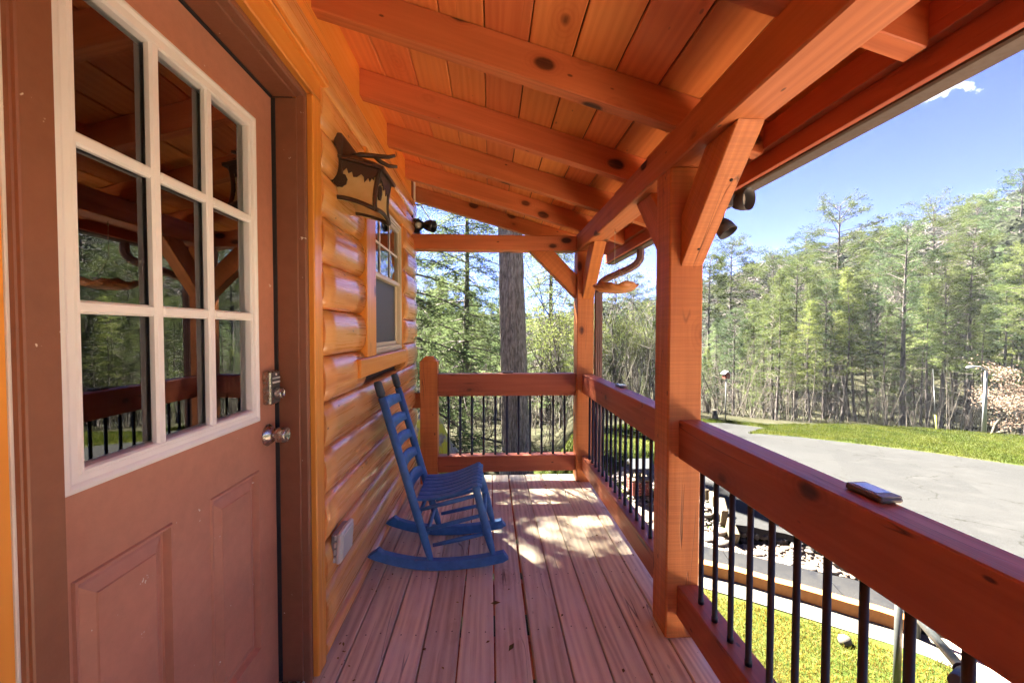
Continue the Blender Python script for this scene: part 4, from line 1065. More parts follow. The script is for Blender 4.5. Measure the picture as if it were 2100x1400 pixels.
# ------------------------------------------------------------------ downspout
ds = thing('downspout', (.93, 3.50, 0), 'ribbed brown downspout curving from the gutter down beside the corner post', 'downspout')
path_ = [(1.19, 3.22, 1.925), (1.19, 3.22, 1.885), (1.188, 3.222, 1.845), (1.165, 3.24, 1.805), (1.12, 3.275, 1.775), (1.05, 3.33, 1.745), (.98, 3.39, 1.715), (.945, 3.44, 1.690), (.925, 3.475, 1.64), (.925, 3.48, 1.58)]
# densify with corrugation on the bend
P = [Vector(p) for p in path_]; pts = []; ra = []
for i in range(len(P)-1):
    for k in range(8):
        t = k/8; p = P[i].lerp(P[i+1], t); pts.append(p)
        ra.append(.030+(.0025 if (k % 2 and 0 < i < 5) or (i > 6 and k % 2) else 0))
pts.append(P[-1]); ra.append(.030)
tube('elbow', 'downspout', ds, pts, ra, 8, False)
v = []; n = 24; prof = []
for k in range(n):
    t = 2*math.pi*k/n; r_ = .029+(.0022 if k % 2 else -.0018)
    cx2, sy2 = math.cos(t), math.sin(t); s_ = 1/max(abs(cx2), abs(sy2))**.6
    prof.append((cx2*r_*s_, sy2*r_*s_))
v = [(x, y, -1.1) for x, y in prof]+[(x, y, 1.60) for x, y in prof]; f = [(k, (k+1) % n, n+(k+1) % n, n+k) for k in range(n)]+[tuple(range(n))[::-1], tuple(range(n, 2*n))]
link('pipe', fix(pyd('pipe', v, f)), M['downspout'], ds, Matrix.Translation((.925, 3.48, 0)))

# ------------------------------------------------------------------ hanging feeder
hf = thing('hanging_feeder', (.82, 2.66, 1.56), 'shallow orange-brown ragged tray hanging on twine from the porch beam', 'bird feeder')
def rag(t, i):
    return (1+.05*math.sin(3*t+1)+.04*math.sin(7*t)+.02*math.sin(13*t+2), (.008*math.sin(5*t)+.005*math.sin(11*t+1)) if i in (4, 5, 6) else 0)
lathe('tray', 'cedar_tray', hf, [(.001, -.002), (.075, 0), (.105, .008), (.125, .022), (.146, .047), (.140, .052), (.118, .030), (.095, .016), (.001, .010)], (.822, 2.66, 1.527), Z3, 48, True, rag)
tube('twine', 'rope', hf, [(.812, 2.66, 1.925), (.812, 2.66, 1.72)], .0018, 6)
for a in (.4, 2.5, 4.6):
    tube('twine', 'rope', hf, [(.812, 2.66, 1.72), (.822+.135*math.cos(a), 2.66+.135*math.sin(a), 1.578)], .0012, 5)
tube('hook', 'nickel', hf, [(.812, 2.66, 1.9395), (.812, 2.66, 1.925), (.817, 2.66, 1.918), (.812, 2.66, 1.911), (.807, 2.66, 1.918)], .0025, 6)
for a, s in ((.3, .014), (2.9, .013), (1.7, .016), (4.4, .012)):
    blob('knob_ornament', 'bronze' if s > .013 else 'caulk', hf, (.822+.132*math.cos(a), 2.66+.132*math.sin(a), 1.578), (s, s*.8, s*.7), int(s*999), 1)

# ------------------------------------------------------------------ yard objects
# little log wishing-well planter
wx, wy = 2.045, 5.52; wz = bedz(wx, wy)+.02
ww = thing('wishing_well', (wx, wy, wz), 'small red log wishing well planter with grey roof on the river rocks', 'planter')
for lv in range(5):
    z = wz+.025+lv*.036
    for s in (-1, 1):
        a = lv % 2*.004
        tube('log', 'redlog', ww, [(wx-.125, wy+s*.105, z), (wx+.125, wy+s*.105, z)], .018, 8)
        tube('log', 'redlog', ww, [(wx+s*.105, wy-.125, z+.016), (wx+s*.105, wy+.125, z+.016)], .018, 8)
board('well_rim', 'oldwood', ww, (wx-.13, wy-.13, wz+.205), (wx+.13, wy+.13, wz+.225), 'X', .003)
for s in (-1, 1): board('roof_post', 'black', ww, (wx+s*.085-.010, wy-.012, wz+.225), (wx+s*.085+.010, wy+.012, wz+.385), 'Z', .002)
v = [(wx-.15, wy-.12, wz+.365), (wx+.15, wy-.12, wz+.365), (wx+.15, wy, wz+.465), (wx-.15, wy, wz+.465), (wx-.15, wy+.12, wz+.365), (wx+.15, wy+.12, wz+.365),
     (wx-.15, wy-.12, wz+.380), (wx+.15, wy-.12, wz+.380), (wx+.15, wy, wz+.480), (wx-.15, wy, wz+.480), (wx-.15, wy+.12, wz+.380), (wx+.15, wy+.12, wz+.380)]
f = [(0, 1, 2, 3), (3, 2, 5, 4), (6, 9, 8, 7), (9, 10, 11, 8), (0, 6, 7, 1), (4, 5, 11, 10), (1, 7, 8, 2), (2, 8, 11, 5), (0, 3, 9, 6), (3, 4, 10, 9)]
link('well_roof', fix(pyd('well_roof', v, f)), M['wellroof'], ww, Matrix())
board('bucket', 'black', ww, (wx-.03, wy-.03, wz+.235), (wx+.03, wy+.03, wz+.30), 'Z', .008)
# white rock in the grass, mossy boulder, stump
tag(blob('white_rock', 'strip', None, (2.80, 3.045, -1.165), (.052, .045, .04), 3, 2, .25), 'small pale rock lying in the yellow grass below the near railing', 'rock')
mb = blob('mossy_boulder', 'moss', None, (-1.12, 7.6, -1.55), (.68, .60, 1.20), 5, 4, .42, .3, 1.1)
tag(mb, 'yellow-mossed grey boulder beyond the end railing, right of the newel', 'boulder')
sx_, sy_ = 8.30, 14.75
tag(lathe('tree_stump', 'palebark', None, [(.16, 0), (.12, .08), (.10, .3), (.09, .36), (.01, .34)], (sx_, sy_, ground(sx_, sy_)-.03), Z3, 10), 'small pale stump at the edge of the far grass beside the birdhouse pole', 'stump')
# birdhouse on a pole
bx_, by_ = 8.50, 14.38; bz_ = T0(bx_, by_)
bh = thing('birdhouse', (bx_, by_, bz_), 'red birdhouse with pale roof on a tall thin white pole at the wood edge', 'birdhouse')
tube('pole', 'housewhite', bh, [(bx_, by_, bz_-.05), (bx_, by_, bz_+1.50)], .020, 8)
bb = board('house_box', 'redlog', bh, (bx_-.09, by_-.10, bz_+1.50), (bx_+.09, by_+.10, bz_+1.68), 'X', .004)
for s in (-1, 1):
    stick('roof_panel', 'houseroof', bh, (bx_+s*.003, by_, bz_+1.775), (bx_+s*.135, by_, bz_+1.665), .27, .015, bev=.002)
v = [(bx_-.088, by_-.099, bz_+1.68), (bx_+.088, by_-.099, bz_+1.68), (bx_, by_-.099, bz_+1.76), (bx_-.088, by_+.099, bz_+1.68), (bx_+.088, by_+.099, bz_+1.68), (bx_, by_+.099, bz_+1.76)]
link('gable', pyd('g', v, [(0, 1, 2), (5, 4, 3), (0, 3, 4, 1), (1, 4, 5, 2), (2, 5, 3, 0)]), M['redlog'], bh, Matrix())
lathe('entrance_hole', 'black', bh, [(.001, 0), (.024, 0), (.024, .004), (.001, .004)], (bx_, by_-.1, bz_+1.61), Vector((0, -1, 0)), 12)
# lamp post
lx, ly = 19.47, 15.14; lz = T0(lx, ly)
lp = thing('lamp_post', (lx, ly, lz), 'white lamp post with curved arm in front of the pink flowering tree', 'lamp post')
Lh = 2.45
tube('pole', 'housewhite', lp, [(lx, ly, lz-.1), (lx, ly, lz+Lh)], [.075, .045], 10)
arm = [(lx, ly, lz+Lh-.02), (lx-.05, ly+.03, lz+Lh+.10), (lx-.18, ly+.1, lz+Lh+.17), (lx-.36, ly+.2, lz+Lh+.18)]
tube('arm', 'housewhite', lp, arm, .028, 8)
lathe('lamp_head', 'houseroof', lp, [(.02, .09), (.07, .07), (.14, 0), (.13, -.01), (.02, .02)], (lx-.40, ly+.22, lz+Lh+.12), Z3, 14)
# guy wire
tag(tube('guy_wire', 'pipe', None, [(18.05, 15.7, ground(18.05, 15.7)+.55), (19.6, 17.2, ground(18.05, 15.7)+2.3)], .010, 6), 'thin leaning grey guy wire left of the white lamp post', 'wire')
tag(tube('wire_guard', 'yellow', None, [(17.62, 15.25, T0(17.62, 15.25)-.05), (18.05, 15.7, ground(18.05, 15.7)+.56)], .035, 8), 'short yellow sleeve at the foot of the leaning guy wire', 'wire guard')
# pipe handrail
hr = thing('pipe_handrail', (3, 2.6, -1.2), 'galvanised pipe handrail beside the path at the lower right', 'handrail')
tube('top_pipe', 'pipe', hr, [(1.60, 1.30, .075), (1.98, 1.58, -.14), (2.22, 1.80, -.30), (2.55, 2.30, -.42), (3.3, 2.98, -.46), (3.40, 3.03, -.50)], .023, 12)
tube('collar', 'black', hr, [(1.93, 1.545, -.112), (2.00, 1.60, -.155)], .031, 14)
tube('collar', 'pipe', hr, [(1.99, 1.594, -.150), (2.05, 1.64, -.185)], .029, 14)
for (x, y, z1) in ((3.43, 3.07, -.50), (2.715, 2.55, -.43), (2.90, 2.64, -.44)):
    tube('upright', 'pipe', hr, [(x, y, -1.22), (x, y, z1)], .0215, 12)
tube('lower_pipe', 'pipe', hr, [(2.90, 2.64, -.80), (3.43, 3.07, -.84)], .016, 10)

# ------------------------------------------------------------------ vegetation
NP = np.random.RandomState(11)
def np_mesh(name, V, F, mat, smooth=False):
    """V (n,3) F (m,k) uniform polygons"""
    me = bpy.data.meshes.new(name); V = np.asarray(V, dtype=np.float32); F = np.asarray(F, dtype=np.int32); k = F.shape[1]
    me.vertices.add(len(V)); me.vertices.foreach_set('co', V.ravel())
    me.loops.add(F.size); me.loops.foreach_set('vertex_index', F.ravel())
    me.polygons.add(len(F)); me.polygons.foreach_set('loop_start', np.arange(0, F.size, k, dtype=np.int32)); me.polygons.foreach_set('loop_total', np.full(len(F), k, dtype=np.int32))
    if smooth: me.polygons.foreach_set('use_smooth', np.ones(len(F), dtype=bool))
    me.update(calc_edges=True); me.materials.append(mat); return me
def leaves(C, D, L, W, rs):
    """diamond leaves at C pointing D"""
    n = len(C); r = rs.normal(size=(n, 3)); S = np.cross(D, r); S /= np.linalg.norm(S, axis=1, keepdims=True)+1e-9
    L = np.broadcast_to(L, (n,))[:, None]; W = np.broadcast_to(W, (n,))[:, None]
    V = np.stack([C, C+D*L*.5+S*W*.5, C+D*L, C+D*L*.5-S*W*.5], 1).reshape(-1, 3)
    return V, np.arange(4*n).reshape(n, 4)
def unit(a): return a/(np.linalg.norm(a, axis=1, keepdims=True)+1e-9)
class Tubes:
    def __init__(s): s.V = []; s.F = []; s.n = 0
    def add(s, pts, rad, n=4):
        pts = np.asarray(pts, float); k = len(pts); rad = np.broadcast_to(rad, (k,))
        d = np.gradient(pts, axis=0); d = unit(d); ref = np.array([0, 0, 1.]) if abs(d[0][2]) < .9 else np.array([1., 0, 0])
        a = unit(np.cross(ref, d)); b = np.cross(d, a); t = np.arange(n)*2*np.pi/n
        V = pts[:, None]+(a[:, None]*np.cos(t)[None, :, None]+b[:, None]*np.sin(t)[None, :, None])*rad[:, None, None]
        s.V.append(V.reshape(-1, 3)); i = np.arange(k-1)[:, None]*n; j = np.arange(n)[None]; j2 = (j+1) % n
        F = np.stack([i+j, i+j2, i+n+j2, i+n+j], -1).reshape(-1, 4)+s.n; s.F.append(F); s.n += k*n
    def mesh(s, name, mat): return np_mesh(name, np.concatenate(s.V), np.concatenate(s.F), mat, True)
def conifer(seed, Hh, cb, R, nb, style, trunk_r, leaf=1., lean=(0, 0), dead=10, dens=1., flat=False):
    rs = np.random.RandomState(seed); tb = Tubes(); C = []; D = []; Ls = []; Ws = []
    hs = np.linspace(0, 1, 14)
    bend = rs.uniform(-.3, .3, 2)
    def axis(t): return np.array([lean[0]*t*Hh+bend[0]*math.sin(t*3.1), lean[1]*t*Hh+bend[1]*math.sin(t*2.7), t*Hh])
    tb.add([axis(t) for t in hs], trunk_r*(1-hs*.88), 7)
    for i in range(nb):
        t = (i+rs.rand())/nb; h = cb+(1-cb)*(t**.85)
        if style == 'pine': Lb = R*(.55+.45*math.sin(math.pi*min(1, .25+.75*(1-t))))*rs.uniform(.55, 1.1)*(1-.55*t**2.2)
        elif style == 'cone': Lb = R*(1-t*.93)*rs.uniform(.7, 1.1)
        else: Lb = R*(1-t)**.7*rs.uniform(.6, 1.1)
        az = i*2.39996+rs.uniform(-.5, .5); up = {'pine': rs.uniform(-.05, .42)+.35*t, 'cone': rs.uniform(-.05, .25), 'hem': rs.uniform(-.15, .15)}[style]
        p0 = axis(h); dirv = np.array([math.cos(az), math.sin(az), up]); n = 6; s = np.linspace(0, 1, n)
        sag = {'pine': -.04, 'cone': -.12, 'hem': -.30}[style]*Lb
        side = np.array([-math.sin(az), math.cos(az), 0]); curv = rs.uniform(-.15, .15)*Lb
        pts = p0+dirv*(s[:, None]*Lb)+np.array([0, 0, 1.])*(sag*s[:, None]**2)+side*(curv*s[:, None]**2)
        tb.add(pts, trunk_r*.22*(1-h*.5)*(1-s*.8)+.004, 3)
        m = int((26 if style == 'hem' else 15)*dens*max(.4, Lb/R)*1.2)
        ss = rs.uniform(.18 if style != 'pine' else .42, 1.05, m)
        base = p0+dirv*(ss[:, None]*Lb)+np.array([0, 0, 1.])*(sag*ss[:, None]**2)+side*(curv*ss[:, None]**2)
        off = rs.uniform(-1, 1, m)*Lb*(.30 if style == 'pine' else .34)*(1.15-ss)+rs.uniform(-.1, .1, m)
        base = base+side*off[:, None]; base[:, 2] += rs.normal(0, .05 if style == 'hem' else .12, m)*(R/2.5)
        if style == 'hem': base[:, 2] -= np.abs(off)*.25
        k = 12 if style == 'hem' else 20
        CC = np.repeat(base, k, 0)+rs.normal(0, .11*leaf, (m*k, 3))*np.array([1, 1, .45])
        dd = rs.normal(0, 1, (m*k, 3))*np.array([1, 1, .35])+np.repeat(dirv[None], m*k, 0)*.8
        if style == 'pine': dd[:, 2] += .35
        if style == 'hem': dd[:, 2] -= .25
        C.append(CC); D.append(unit(dd)); Ls.append(rs.uniform(.09, .17, m*k)*leaf); Ws.append(rs.uniform(.022, .042, m*k)*leaf)
    for i in range(dead):
        h = rs.uniform(.12, cb); az = rs.rand()*6.28; Lb = R*rs.uniform(.15, .5); s = np.linspace(0, 1, 4)
        p0 = axis(h); tb.add(p0+np.array([math.cos(az), math.sin(az), rs.uniform(-.3, .3)])*(s[:, None]*Lb), trunk_r*.12*(1-s*.8)+.003, 3)
    V, F = leaves(np.concatenate(C), np.concatenate(D), np.concatenate(Ls), np.concatenate(Ws), rs)
    return tb, (V, F)
def bare(seed, Hh, r0, spread=.5, lev=4, leafn=0, leaf=.08, low=.25, twigs=True, n0=3):
    rs = np.random.RandomState(seed); tb = Tubes(); tips = []
    def grow(p, d, L, r, k):
        n = 5; pts = [p]; q = p.copy(); dd = d.copy()
        for i in range(n-1):
            dd = dd+rs.normal(0, .10, 3)+np.array([0, 0, .05]); dd /= np.linalg.norm(dd); q = q+dd*L/(n-1); pts.append(q.copy())
        pts = np.array(pts); tb.add(pts, np.linspace(r, r*.55, n), 5 if k == 0 else 3)
        if k >= lev: tips.append(pts[-1]); tips.append(pts[2]); return
        nc = {0: 8, 1: 5, 2: 4, 3: 3}.get(k, 3)
        for c in range(nc):
            t = rs.uniform(low if k == 0 else .25, 1.); idx = t*(n-1); a = int(min(n-2, idx)); pp = pts[a]+(pts[a+1]-pts[a])*(idx-a)
            rd = rs.normal(0, 1, 3); rd[2] = abs(rd[2])*.4; nd = d*(.75)+rd/np.linalg.norm(rd)*spread*1.3; nd /= np.linalg.norm(nd)
            grow(pp, nd, L*rs.uniform(.38, .62), r*.45, k+1)
    grow(np.zeros(3), np.array([rs.uniform(-.06, .06), rs.uniform(-.06, .06), 1.]), Hh*.8, r0, 0)
    tips = np.array(tips)
    if leafn:
        C = np.repeat(tips, leafn, 0)+rs.normal(0, .14, (len(tips)*leafn, 3)); D = unit(rs.normal(0, 1, C.shape)+np.array([0, 0, .2]))
        return tb, leaves(C, D, rs.uniform(.6, 1.3, len(C))*leaf, rs.uniform(.35, .7, len(C))*leaf, rs)
    return tb, None
def treemeshes(key, gen, bark, leafm):
    tb, lv = gen; a = tb.mesh(key+'_trunk', M[bark]); b = np_mesh(key+'_crown', lv[0], lv[1], M[leafm]) if lv else None
    return a, b
def plant(name, meshes, x, y, rot, s, label, cat, group=None, z=None, sz=None, leafm=None):
    z = ground(x, y)-.1 if z is None else z
    o = bpy.data.objects.new(name, None); COL.objects.link(o); o.empty_display_size = .2
    M4 = Matrix.Translation((x, y, z)) @ Matrix.Rotation(rot, 4, 'Z') @ Matrix.Diagonal((s, s, sz or s, 1))
    o.matrix_world = M4; tag(o, label, cat, group)
    for nm, me in zip(('trunk', 'crown'), meshes):
        if me is None: continue
        c = bpy.data.objects.new(nm, me); COL.objects.link(c); c.parent = o
    return o

def px2xy(u, Yd):      # column in the 2100-px photo at forward distance Yd
    t = (u-1050)/844.88; c, s = math.cos(.0533), math.sin(.0533)
    xr = t*c+s; yr = -t*s+c
    return xr/yr*Yd, Yd

# --- the big trunk just beyond the end railing
def big_trunk():
    x0, y0, z0 = .64, 9.60, -2.45; n = 150; m = 320; Ht = 9.5; SC = 1.45; V = []; F = []
    for i in range(m+1):
        t = i/m; z = Ht*t
        lx_ = -.115*z/4.0
        for k in range(n):
            a = 2*math.pi*k/n; ca, sa = math.cos(a), math.sin(a)
            r = .200-.0075*z+.10*math.exp(-z*3.2)*(1+.4*math.sin(a*5))
            q = Vector((ca*6.5, sa*6.5, z*1.35)); rg = 1-abs(noise.noise(q*1.0))*2.4
            rg2 = 1-abs(noise.noise(Vector((ca*13, sa*13, z*3.2+7))))*2.2
            r += .026*rg+.009*rg2
            V.append(((lx_+ca*r)*SC, sa*r*SC, z*SC))
    for i in range(m):
        for k in range(n):
            k2 = (k+1) % n; F.append((i*n+k, i*n+k2, (i+1)*n+k2, (i+1)*n+k))
    me = np_mesh('big_trunk', V, F, M['bigbark'], True)
    t = thing('big_tree', (x0, y0, z0), 'thick straight tree trunk with furrowed grey bark, close behind the end railing', 'tree')
    link('trunk', me, None, t, Matrix.Translation((x0, y0, z0)))
    tb = Tubes(); C = []; D = []
    rs = np.random.RandomState(3)
    for i in range(26):
        h = 13.8+rs.rand()*3.2; az = rs.rand()*6.28; Lb = rs.uniform(1.8, 4.0); s = np.linspace(0, 1, 5)
        d = np.array([math.cos(az), math.sin(az), .2]); p0 = np.array([-.115*h/4, 0, h]); tb.add(p0+d*(s[:, None]*Lb), .04*(1-s*.8)+.004, 4)
        mm = 220; ss = rs.uniform(.3, 1, mm); b_ = p0+d*(ss[:, None]*Lb)+rs.normal(0, .22, (mm, 3)); C.append(b_); D.append(unit(rs.normal(0, 1, (mm, 3))))
    lv = leaves(np.concatenate(C), np.concatenate(D), .12, .04, rs)
    link('branches', tb.mesh('branches', M['bark']), None, t, Matrix.Translation((x0, y0, z0)))
    link('crown', np_mesh('crown', lv[0], lv[1], M['yell']), None, t, Matrix.Translation((x0, y0, z0)))
big_trunk()

# --- tree models
print('trees')
PINE = [treemeshes('pine%d' % i, conifer(20+i, 13, cb, R, 62, 'pine', .19, 1.15, dead=16, dens=1.0), 'bark', m_) for i, (cb, R, m_) in enumerate(((.42, 2.9, 'pine'), (.52, 2.5, 'pine'), (.35, 2.6, 'dpine'), (.60, 2.2, 'pine')))]
SLIM = [treemeshes('slim%d' % i, conifer(40+i, 9, cb, R, 44, 'cone', .085, 1.0, dead=22, dens=.9), 'bark', m_) for i, (cb, R, m_) in enumerate(((.38, 1.5, 'pine'), (.30, 1.7, 'yell'), (.45, 1.3, 'dpine'), (.2, 1.6, 'pine')))]
HEM = [treemeshes('hem%d' % i, conifer(60+i, 12, .08, 3.2, 80, 'hem', .16, .72, dead=4, dens=2.6), 'bark', 'hemlock') for i in range(2)]
BARE = [treemeshes('bare%d' % i, bare(80+i, 9, .10, .55), 'twig', None) for i in range(3)]
BUD = [treemeshes('bud%d' % i, bare(90+i, 6.5, .06, .6, leafn=3, leaf=.085), 'twig', 'yell') for i in range(2)]

# --- individually recognisable trees
FE = [  # photo column, distance, model, height scale, label
    (1456, 25, PINE[3], .74, 'tall thin dark pine right beside the near post'),
    (1580, 27, PINE[1], .82, 'pine with open drooping crown, left of the broad pine in the middle of the view'),
    (1716, 27, PINE[0], 1.10, 'broad-crowned light green pine above the middle of the lawn'),
    (1802, 29, PINE[1], 1.00, 'pine with thin flat-topped crown between the two broad pines'),
    (1906, 28, PINE[0], 1.13, 'tall thick-trunked pine with wide flat crown, left of the lamp post'),
    (2088, 28, PINE[2], 1.22, 'tall pine at the right edge of the picture'),
    (2000, 34, PINE[3], 1.10, 'narrow pine directly behind the white lamp post'),
    (1648, 33, PINE[2], 1.0, 'dark pine standing back between two lighter pines'),
    (1500, 31, PINE[1], .95, 'small-crowned pine above the birdhouse'),
    (1300, 30, PINE[2], .72, 'dark green pine seen between the corner post and the near post')]
for i, (u, Yd, me, s, lb) in enumerate(FE):
    x, y = px2xy(u, Yd); plant('pine_tree', me, x, y, i*1.3, s, lb, 'pine tree')
# leaning curved pine
tbm = conifer(77, 11, .62, 2.3, 40, 'pine', .15, 1.1, lean=(-.20, 0), dead=10)
cv = treemeshes('leaning', tbm, 'bark', 'pine'); x, y = px2xy(1745, 25)
plant('pine_tree', cv, x, y, -.75, .85, 'dark pine leaning to the left in front of the wood', 'pine tree')
for u, Yd, s, lb in ((1835, 26, .62, 'bluish green conical hemlock low between two pine trunks'), (2045, 30, .95, 'large yellow-green hemlock behind the flowering tree'), (1570, 24, .50, 'bright green young hemlock right of the birdhouse'),
                     (1470, 24, .48, 'bright green young hemlock just left of the birdhouse pole')):
    x, y = px2xy(u, Yd); plant('hemlock_tree', HEM[0], x, y, u, s, lb, 'hemlock tree')
# hemlocks close beyond the end of the porch
for x, y, s, r, lb in ((-3.2, 15.5, 1.35, .4, 'feathery green hemlock beyond the end railing, left side, long drooping boughs'), (-1.2, 17.5, 1.12, 2.0, 'feathery hemlock behind the big furrowed trunk'),
                       (-6.2, 16.5, 1.3, 4.1, 'hemlock partly hidden by the cabin corner'), (3.1, 22, 1.15, 1.1, 'pale green hemlock seen left of the corner post')):
    plant('hemlock_tree', HEM[(lb.startswith('feathery g')) * 1], x, y, r, s, lb, 'hemlock tree')
# budding saplings seen between the two posts
for u, Yd, s in ((1250, 17, .72), (1300, 19, .8), (1275, 22, .95), (1330, 18, .66), (1225, 24, 1.0), (1345, 23, .9), (1150, 17, .95), (1110, 19, 1.1), (1180, 21, 1.0)):
    x, y = px2xy(u, Yd)
    plant('budding_tree', BUD[int(u) % 2], x, y, u*.7, s, 'slender tree with yellow-green buds beyond the railing' if u > 1200 else 'slender bare tree with a few pale buds right of the big trunk', 'sapling', 'budding saplings between the posts' if u > 1200 else 'saplings right of the big trunk')
# hemlocks added beyond the cabin corner to filter the sun on the deck
for x, y, s, r_, lb in ((-4.15, 9.9, 1.42, .3, 'tall hemlock added beyond the cabin corner to filter the sun'), (-5.6, 12.4, 1.7, 4.2, 'tallest hemlock added beyond the cabin corner to filter the sun')):
    plant('hemlock_tree', HEM[int(-x) % 2], x, y, r_, s, lb, 'hemlock tree')
# pink flowering tree
pk = treemeshes('pink', bare(123, 3.1, .07, 1.15, lev=3, leafn=8, leaf=.10, low=.05), 'palebark', 'pink')
x, y = px2xy(2040, 16.0); plant('flowering_tree', pk, x, y, .6, 1.0, 'low spreading tree with pale pink blossom behind the lamp post', 'flowering tree', sz=.85)

# --- the wood behind the lawn
rs = random.Random(5); cnt = 0; placed = []
def far_enough(x, y, d):
    return all((x-a)**2+(y-b)**2 > d*d for a, b in placed)
tries = 0
while cnt < 230 and tries < 20000:
    tries += 1
    az = rs.uniform(-20, 66); r = edge_r(az)+rs.uniform(5.5, 22)
    if az < 10: r += 6
    x, y = r*math.sin(R_(az)), r*math.cos(R_(az))
    if not far_enough(x, y, .95): continue
    placed.append((x, y)); k = rs.random(); hf = .46+.54*sstep(22, 46, az)
    if az < 3: hf = .9
    if k < .68: me, nm, s, lb, cat, gp_ = SLIM[rs.randrange(4)], 'slender_pine', rs.uniform(.65, 1.1)*(1 if rs.random() < .72 else .5), 'slender young evergreen at the edge of the wood', 'pine tree', 'slender evergreens along the wood edge'
    elif k < .86: me, nm, s, lb, cat, gp_ = PINE[rs.randrange(4)], 'pine_tree', rs.uniform(.6, .85), 'middling pine inside the wood behind the lawn', 'pine tree', 'middling pines in the wood'
    else: me, nm, s, lb, cat, gp_ = BARE[rs.randrange(3)], 'bare_tree', rs.uniform(.7, 1.05), 'leafless grey-brown tree in the wood behind the lawn', 'bare tree', 'leafless trees in the wood'
    reg = ('beyond the cabin end of the porch' if az < -4 else 'behind the big furrowed trunk' if az < 6 else 'left of the corner post' if az < 13 else 'between the two porch posts' if az < 24
           else 'behind the birdhouse' if az < 33 else 'left of the middle of the lawn' if az < 38 else 'behind the middle of the lawn' if az < 43 else 'left of the lamp post' if az < 49 else 'around the lamp post' if az < 54 else 'far right of the lawn')
    dep = 'front row, ' if r-edge_r(az) < 10 else 'second row, ' if r-edge_r(az) < 16 else 'back row, '
    siz = 'low ' if s < .55 else 'short ' if s < .8 else 'tall '
    kd = {'slender_pine': 'slender evergreen', 'pine_tree': 'bushy pine', 'bare_tree': 'leafless grey tree'}[nm]
    lb = siz+kd+' in the wood, '+dep+reg; gp_ = kd+'s in the wood '+reg
    plant(nm, me, x, y, rs.random()*6.28, s*hf, lb, cat, gp_); cnt += 1

# thicket of thin sticks along the wood edge (uncountable)
tb = Tubes(); ns_ = np.random.RandomState(9)
for i in range(1500):
    az = ns_.uniform(-22, 66); r = edge_r(az)+ns_.uniform(2.5, 15) + (1.5 if az < 8 else 0); x, y = r*math.sin(R_(az)), r*math.cos(R_(az)); z = ground(x, y)
    h = ns_.uniform(.8, 3.6); lean = ns_.normal(0, .22, 2)*h; s = np.array([0, .5, 1.]); 
    pts = np.stack([x+lean[0]*s+ns_.normal(0, .06, 3), y+lean[1]*s+ns_.normal(0, .06, 3), z+h*s], 1)
    tb.add(pts, ns_.uniform(.008, .024)*(1-s*.7), 3)
    for b in range(3):
        p0 = pts[0]+(pts[2]-pts[0])*ns_.uniform(.3, .95); d = ns_.normal(0, 1, 3); d[2] = abs(d[2])*.7; d *= ns_.uniform(.3, .9)/np.linalg.norm(d)
        tb.add(np.stack([p0, p0+d*.5+ns_.normal(0, .04, 3), p0+d]), [.008, .006, .003], 3)
th = link('undergrowth', tb.mesh('undergrowth', M['brush']), None, None, Matrix())
tag(th, 'tangle of bare brush filling the lower edge of the wood', 'undergrowth', kind='stuff')

# --- wooded hillside beyond (one mass): low-cost trees merged
rs2 = np.random.RandomState(21); LV = []; LF = []; off = 0; tb = Tubes(); tf = Tubes()
base_c, base_d = [], []
def farleaf(seed, kind):
    q = np.random.RandomState(seed); n = 640 if kind else 420
    if kind == 1:      # pine: tiered
        t = q.rand(n)**.8; rad = (1.9*(1-t)**.6+.3); a = q.rand(n)*6.28; rr = rad*np.sqrt(q.rand(n)); lv = np.floor(t*7)/7
        C = np.stack([rr*np.cos(a), rr*np.sin(a), 4.2+6.3*(lv+q.rand(n)*.06)], 1)
    else:
        a = q.rand(n)*6.28; u_ = q.rand(n)*2-1; rr = 2.1*q.rand(n)**.4*np.sqrt(1-u_**2); C = np.stack([rr*np.cos(a), rr*np.sin(a), 6+3.2*u_], 1)
    D = unit(q.normal(0, 1, (n, 3))*np.array([1, 1, .3])+.001); return leaves(C, D, .50 if kind else .8, .20 if kind else .07, q)
FL = [farleaf(i, 1) for i in range(4)]; FB = [farleaf(10+i, 0) for i in range(3)]
VA, FA, VB, FB_ = [], [], [], []; na = nb_ = 0
for i in range(1600):
    az = rs2.uniform(-22, 68); r = 42+rs2.rand()**1.0*115
    x, y = r*math.sin(R_(az)), r*math.cos(R_(az)); z = ground(x, y); s = rs2.uniform(.75, 1.35)*(.62+.38*sstep(20, 42, az)); a = rs2.rand()*6.28
    pine = rs2.rand() < (.36 if az > 25 else .6)
    V, F = (FL[i % 4] if pine else FB[i % 3]); ca, sa = math.cos(a), math.sin(a)
    V2 = V @ np.array([[ca, sa, 0], [-sa, ca, 0], [0, 0, 1]])*s+np.array([x, y, z])
    if pine: VA.append(V2); FA.append(F+na); na += len(V)
    else: VB.append(V2); FB_.append(F+nb_); nb_ += len(V)
    (tb if pine else tf).add([(x, y, z-.3), (x, y, z+5*s), (x, y, z+9.5*s)], [.16, .11, .03], 4)
    if not pine:
        for b in range(7):
            p = np.array([x, y, z+(3.5+rs2.rand()*4)*s]); d = np.array([rs2.normal(), rs2.normal(), 1.1])*rs2.uniform(.8, 1.7); tf.add([p, p+d*.6, p+d*1.1+np.array([0, 0, .4])], [.05, .03, .01], 3)
hw = link('far_wood', np_mesh('far_pines', np.concatenate(VA), np.concatenate(FA), M['farleaf']), None, None, Matrix())
tag(hw, 'far evergreens covering the hillside up to the skyline', 'wood', kind='stuff')
hb = link('far_bare_wood', np_mesh('far_bare', np.concatenate(VB), np.concatenate(FB_), M['twig']), None, None, Matrix())
tag(hb, 'grey haze of leafless trees on the far hillside', 'wood', kind='stuff')
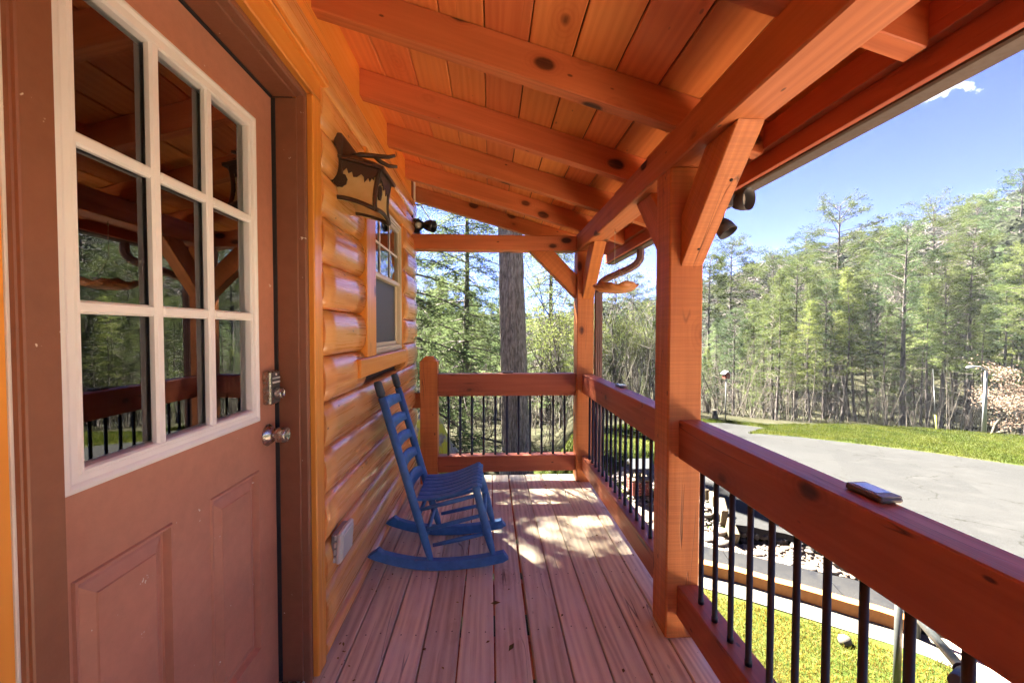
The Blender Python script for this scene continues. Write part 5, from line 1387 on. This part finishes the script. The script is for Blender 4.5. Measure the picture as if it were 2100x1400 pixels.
ht = link('far_trunks', tb.mesh('far_trunks', M['bark']), None, hw, Matrix()); ht['kind'] = 'stuff'
ht = link('far_branches', tf.mesh('far_branches', M['twig']), None, hb, Matrix()); ht['kind'] = 'stuff'

# --- grass blades: near yard and along the far lawn
gs = np.random.RandomState(4)
def grass(name, region, n, hmin, hmax, w_, mat, lab):
    C = []; 
    while len(C) < n:
        x, y = region(gs)
        if x is None: continue
        C.append((x, y, T0(x, y)+.005))
    C = np.array(C); D = unit(gs.normal(0, .45, C.shape)+np.array([0, 0, 1.])); V, F = leaves(C, D, gs.uniform(hmin, hmax, n), w_, gs)
    o = link(name, np_mesh(name, V, F, M[mat]), None, None, Matrix()); tag(o, lab, 'grass', kind='stuff')
def near_r(q):
    x, y = q.uniform(.9, 3.4), q.uniform(1.6, 4.4); u = x*.545+y*.838
    lim = 4.28-.0
    if x*.60+y*.80 > 4.24+.10*noise.noise(Vector((x*3, y*3, 0))): return None, None
    return x, y
grass('yard_grass', near_r, 42000, .018, .05, .0045, 'grassy', 'yellowish grass below the near railing')
grass('dead_grass', near_r, 9000, .02, .045, .006, 'straw', 'straw-coloured dead blades in the yard grass')
def far_r(q):
    az = q.uniform(28, 62); e = edge_r(az); r = q.uniform(8.5, e-.05); x, y = r*math.sin(R_(az)), r*math.cos(R_(az))
    if inpoly(x, y, DRIVE): return None, None
    return x, y
grass('lawn_grass', far_r, 60000, .04, .09, .016, 'grassb', 'green lawn beyond the driveway')
def mid_r(q):
    az = q.uniform(7, 30); e = edge_r(az); r = q.uniform(4.5, e); x, y = r*math.sin(R_(az)), r*math.cos(R_(az))
    if inpoly(x, y, DRIVE) or inpoly(x, y, BED) or .72*x+.69*y < 4.75: return None, None
    return x, y
grass('side_grass', mid_r, 26000, .03, .07, .010, 'grassb', 'grass seen through the second railing')
# ------------------------------------------------------------------ air
hz = bpy.data.meshes.new('haze'); bmh = bmesh.new(); bmesh.ops.create_cube(bmh, size=1)
bmesh.ops.scale(bmh, vec=(640, 640, 72), verts=bmh.verts); bmesh.ops.translate(bmh, vec=(0, 0, 8), verts=bmh.verts); bmh.to_mesh(hz); bmh.free()
hm = bpy.data.materials.new('haze_air'); hm.use_nodes = True; hm.node_tree.nodes.clear()
ho = hm.node_tree.nodes.new('ShaderNodeOutputMaterial'); hv = hm.node_tree.nodes.new('ShaderNodeVolumePrincipled')
hv.inputs['Color'].default_value = (.80, .90, 1, 1); hv.inputs['Density'].default_value = .00029; hv.inputs['Anisotropy'].default_value = .0
hm.node_tree.links.new(hv.outputs[0], ho.inputs['Volume']); hz.materials.append(hm)
ho_ = bpy.data.objects.new('haze', hz); COL.objects.link(ho_); ho_['kind'] = 'stuff'; ho_['label'] = 'thin haze softening the far hillside'
print('done', len(bpy.data.objects))
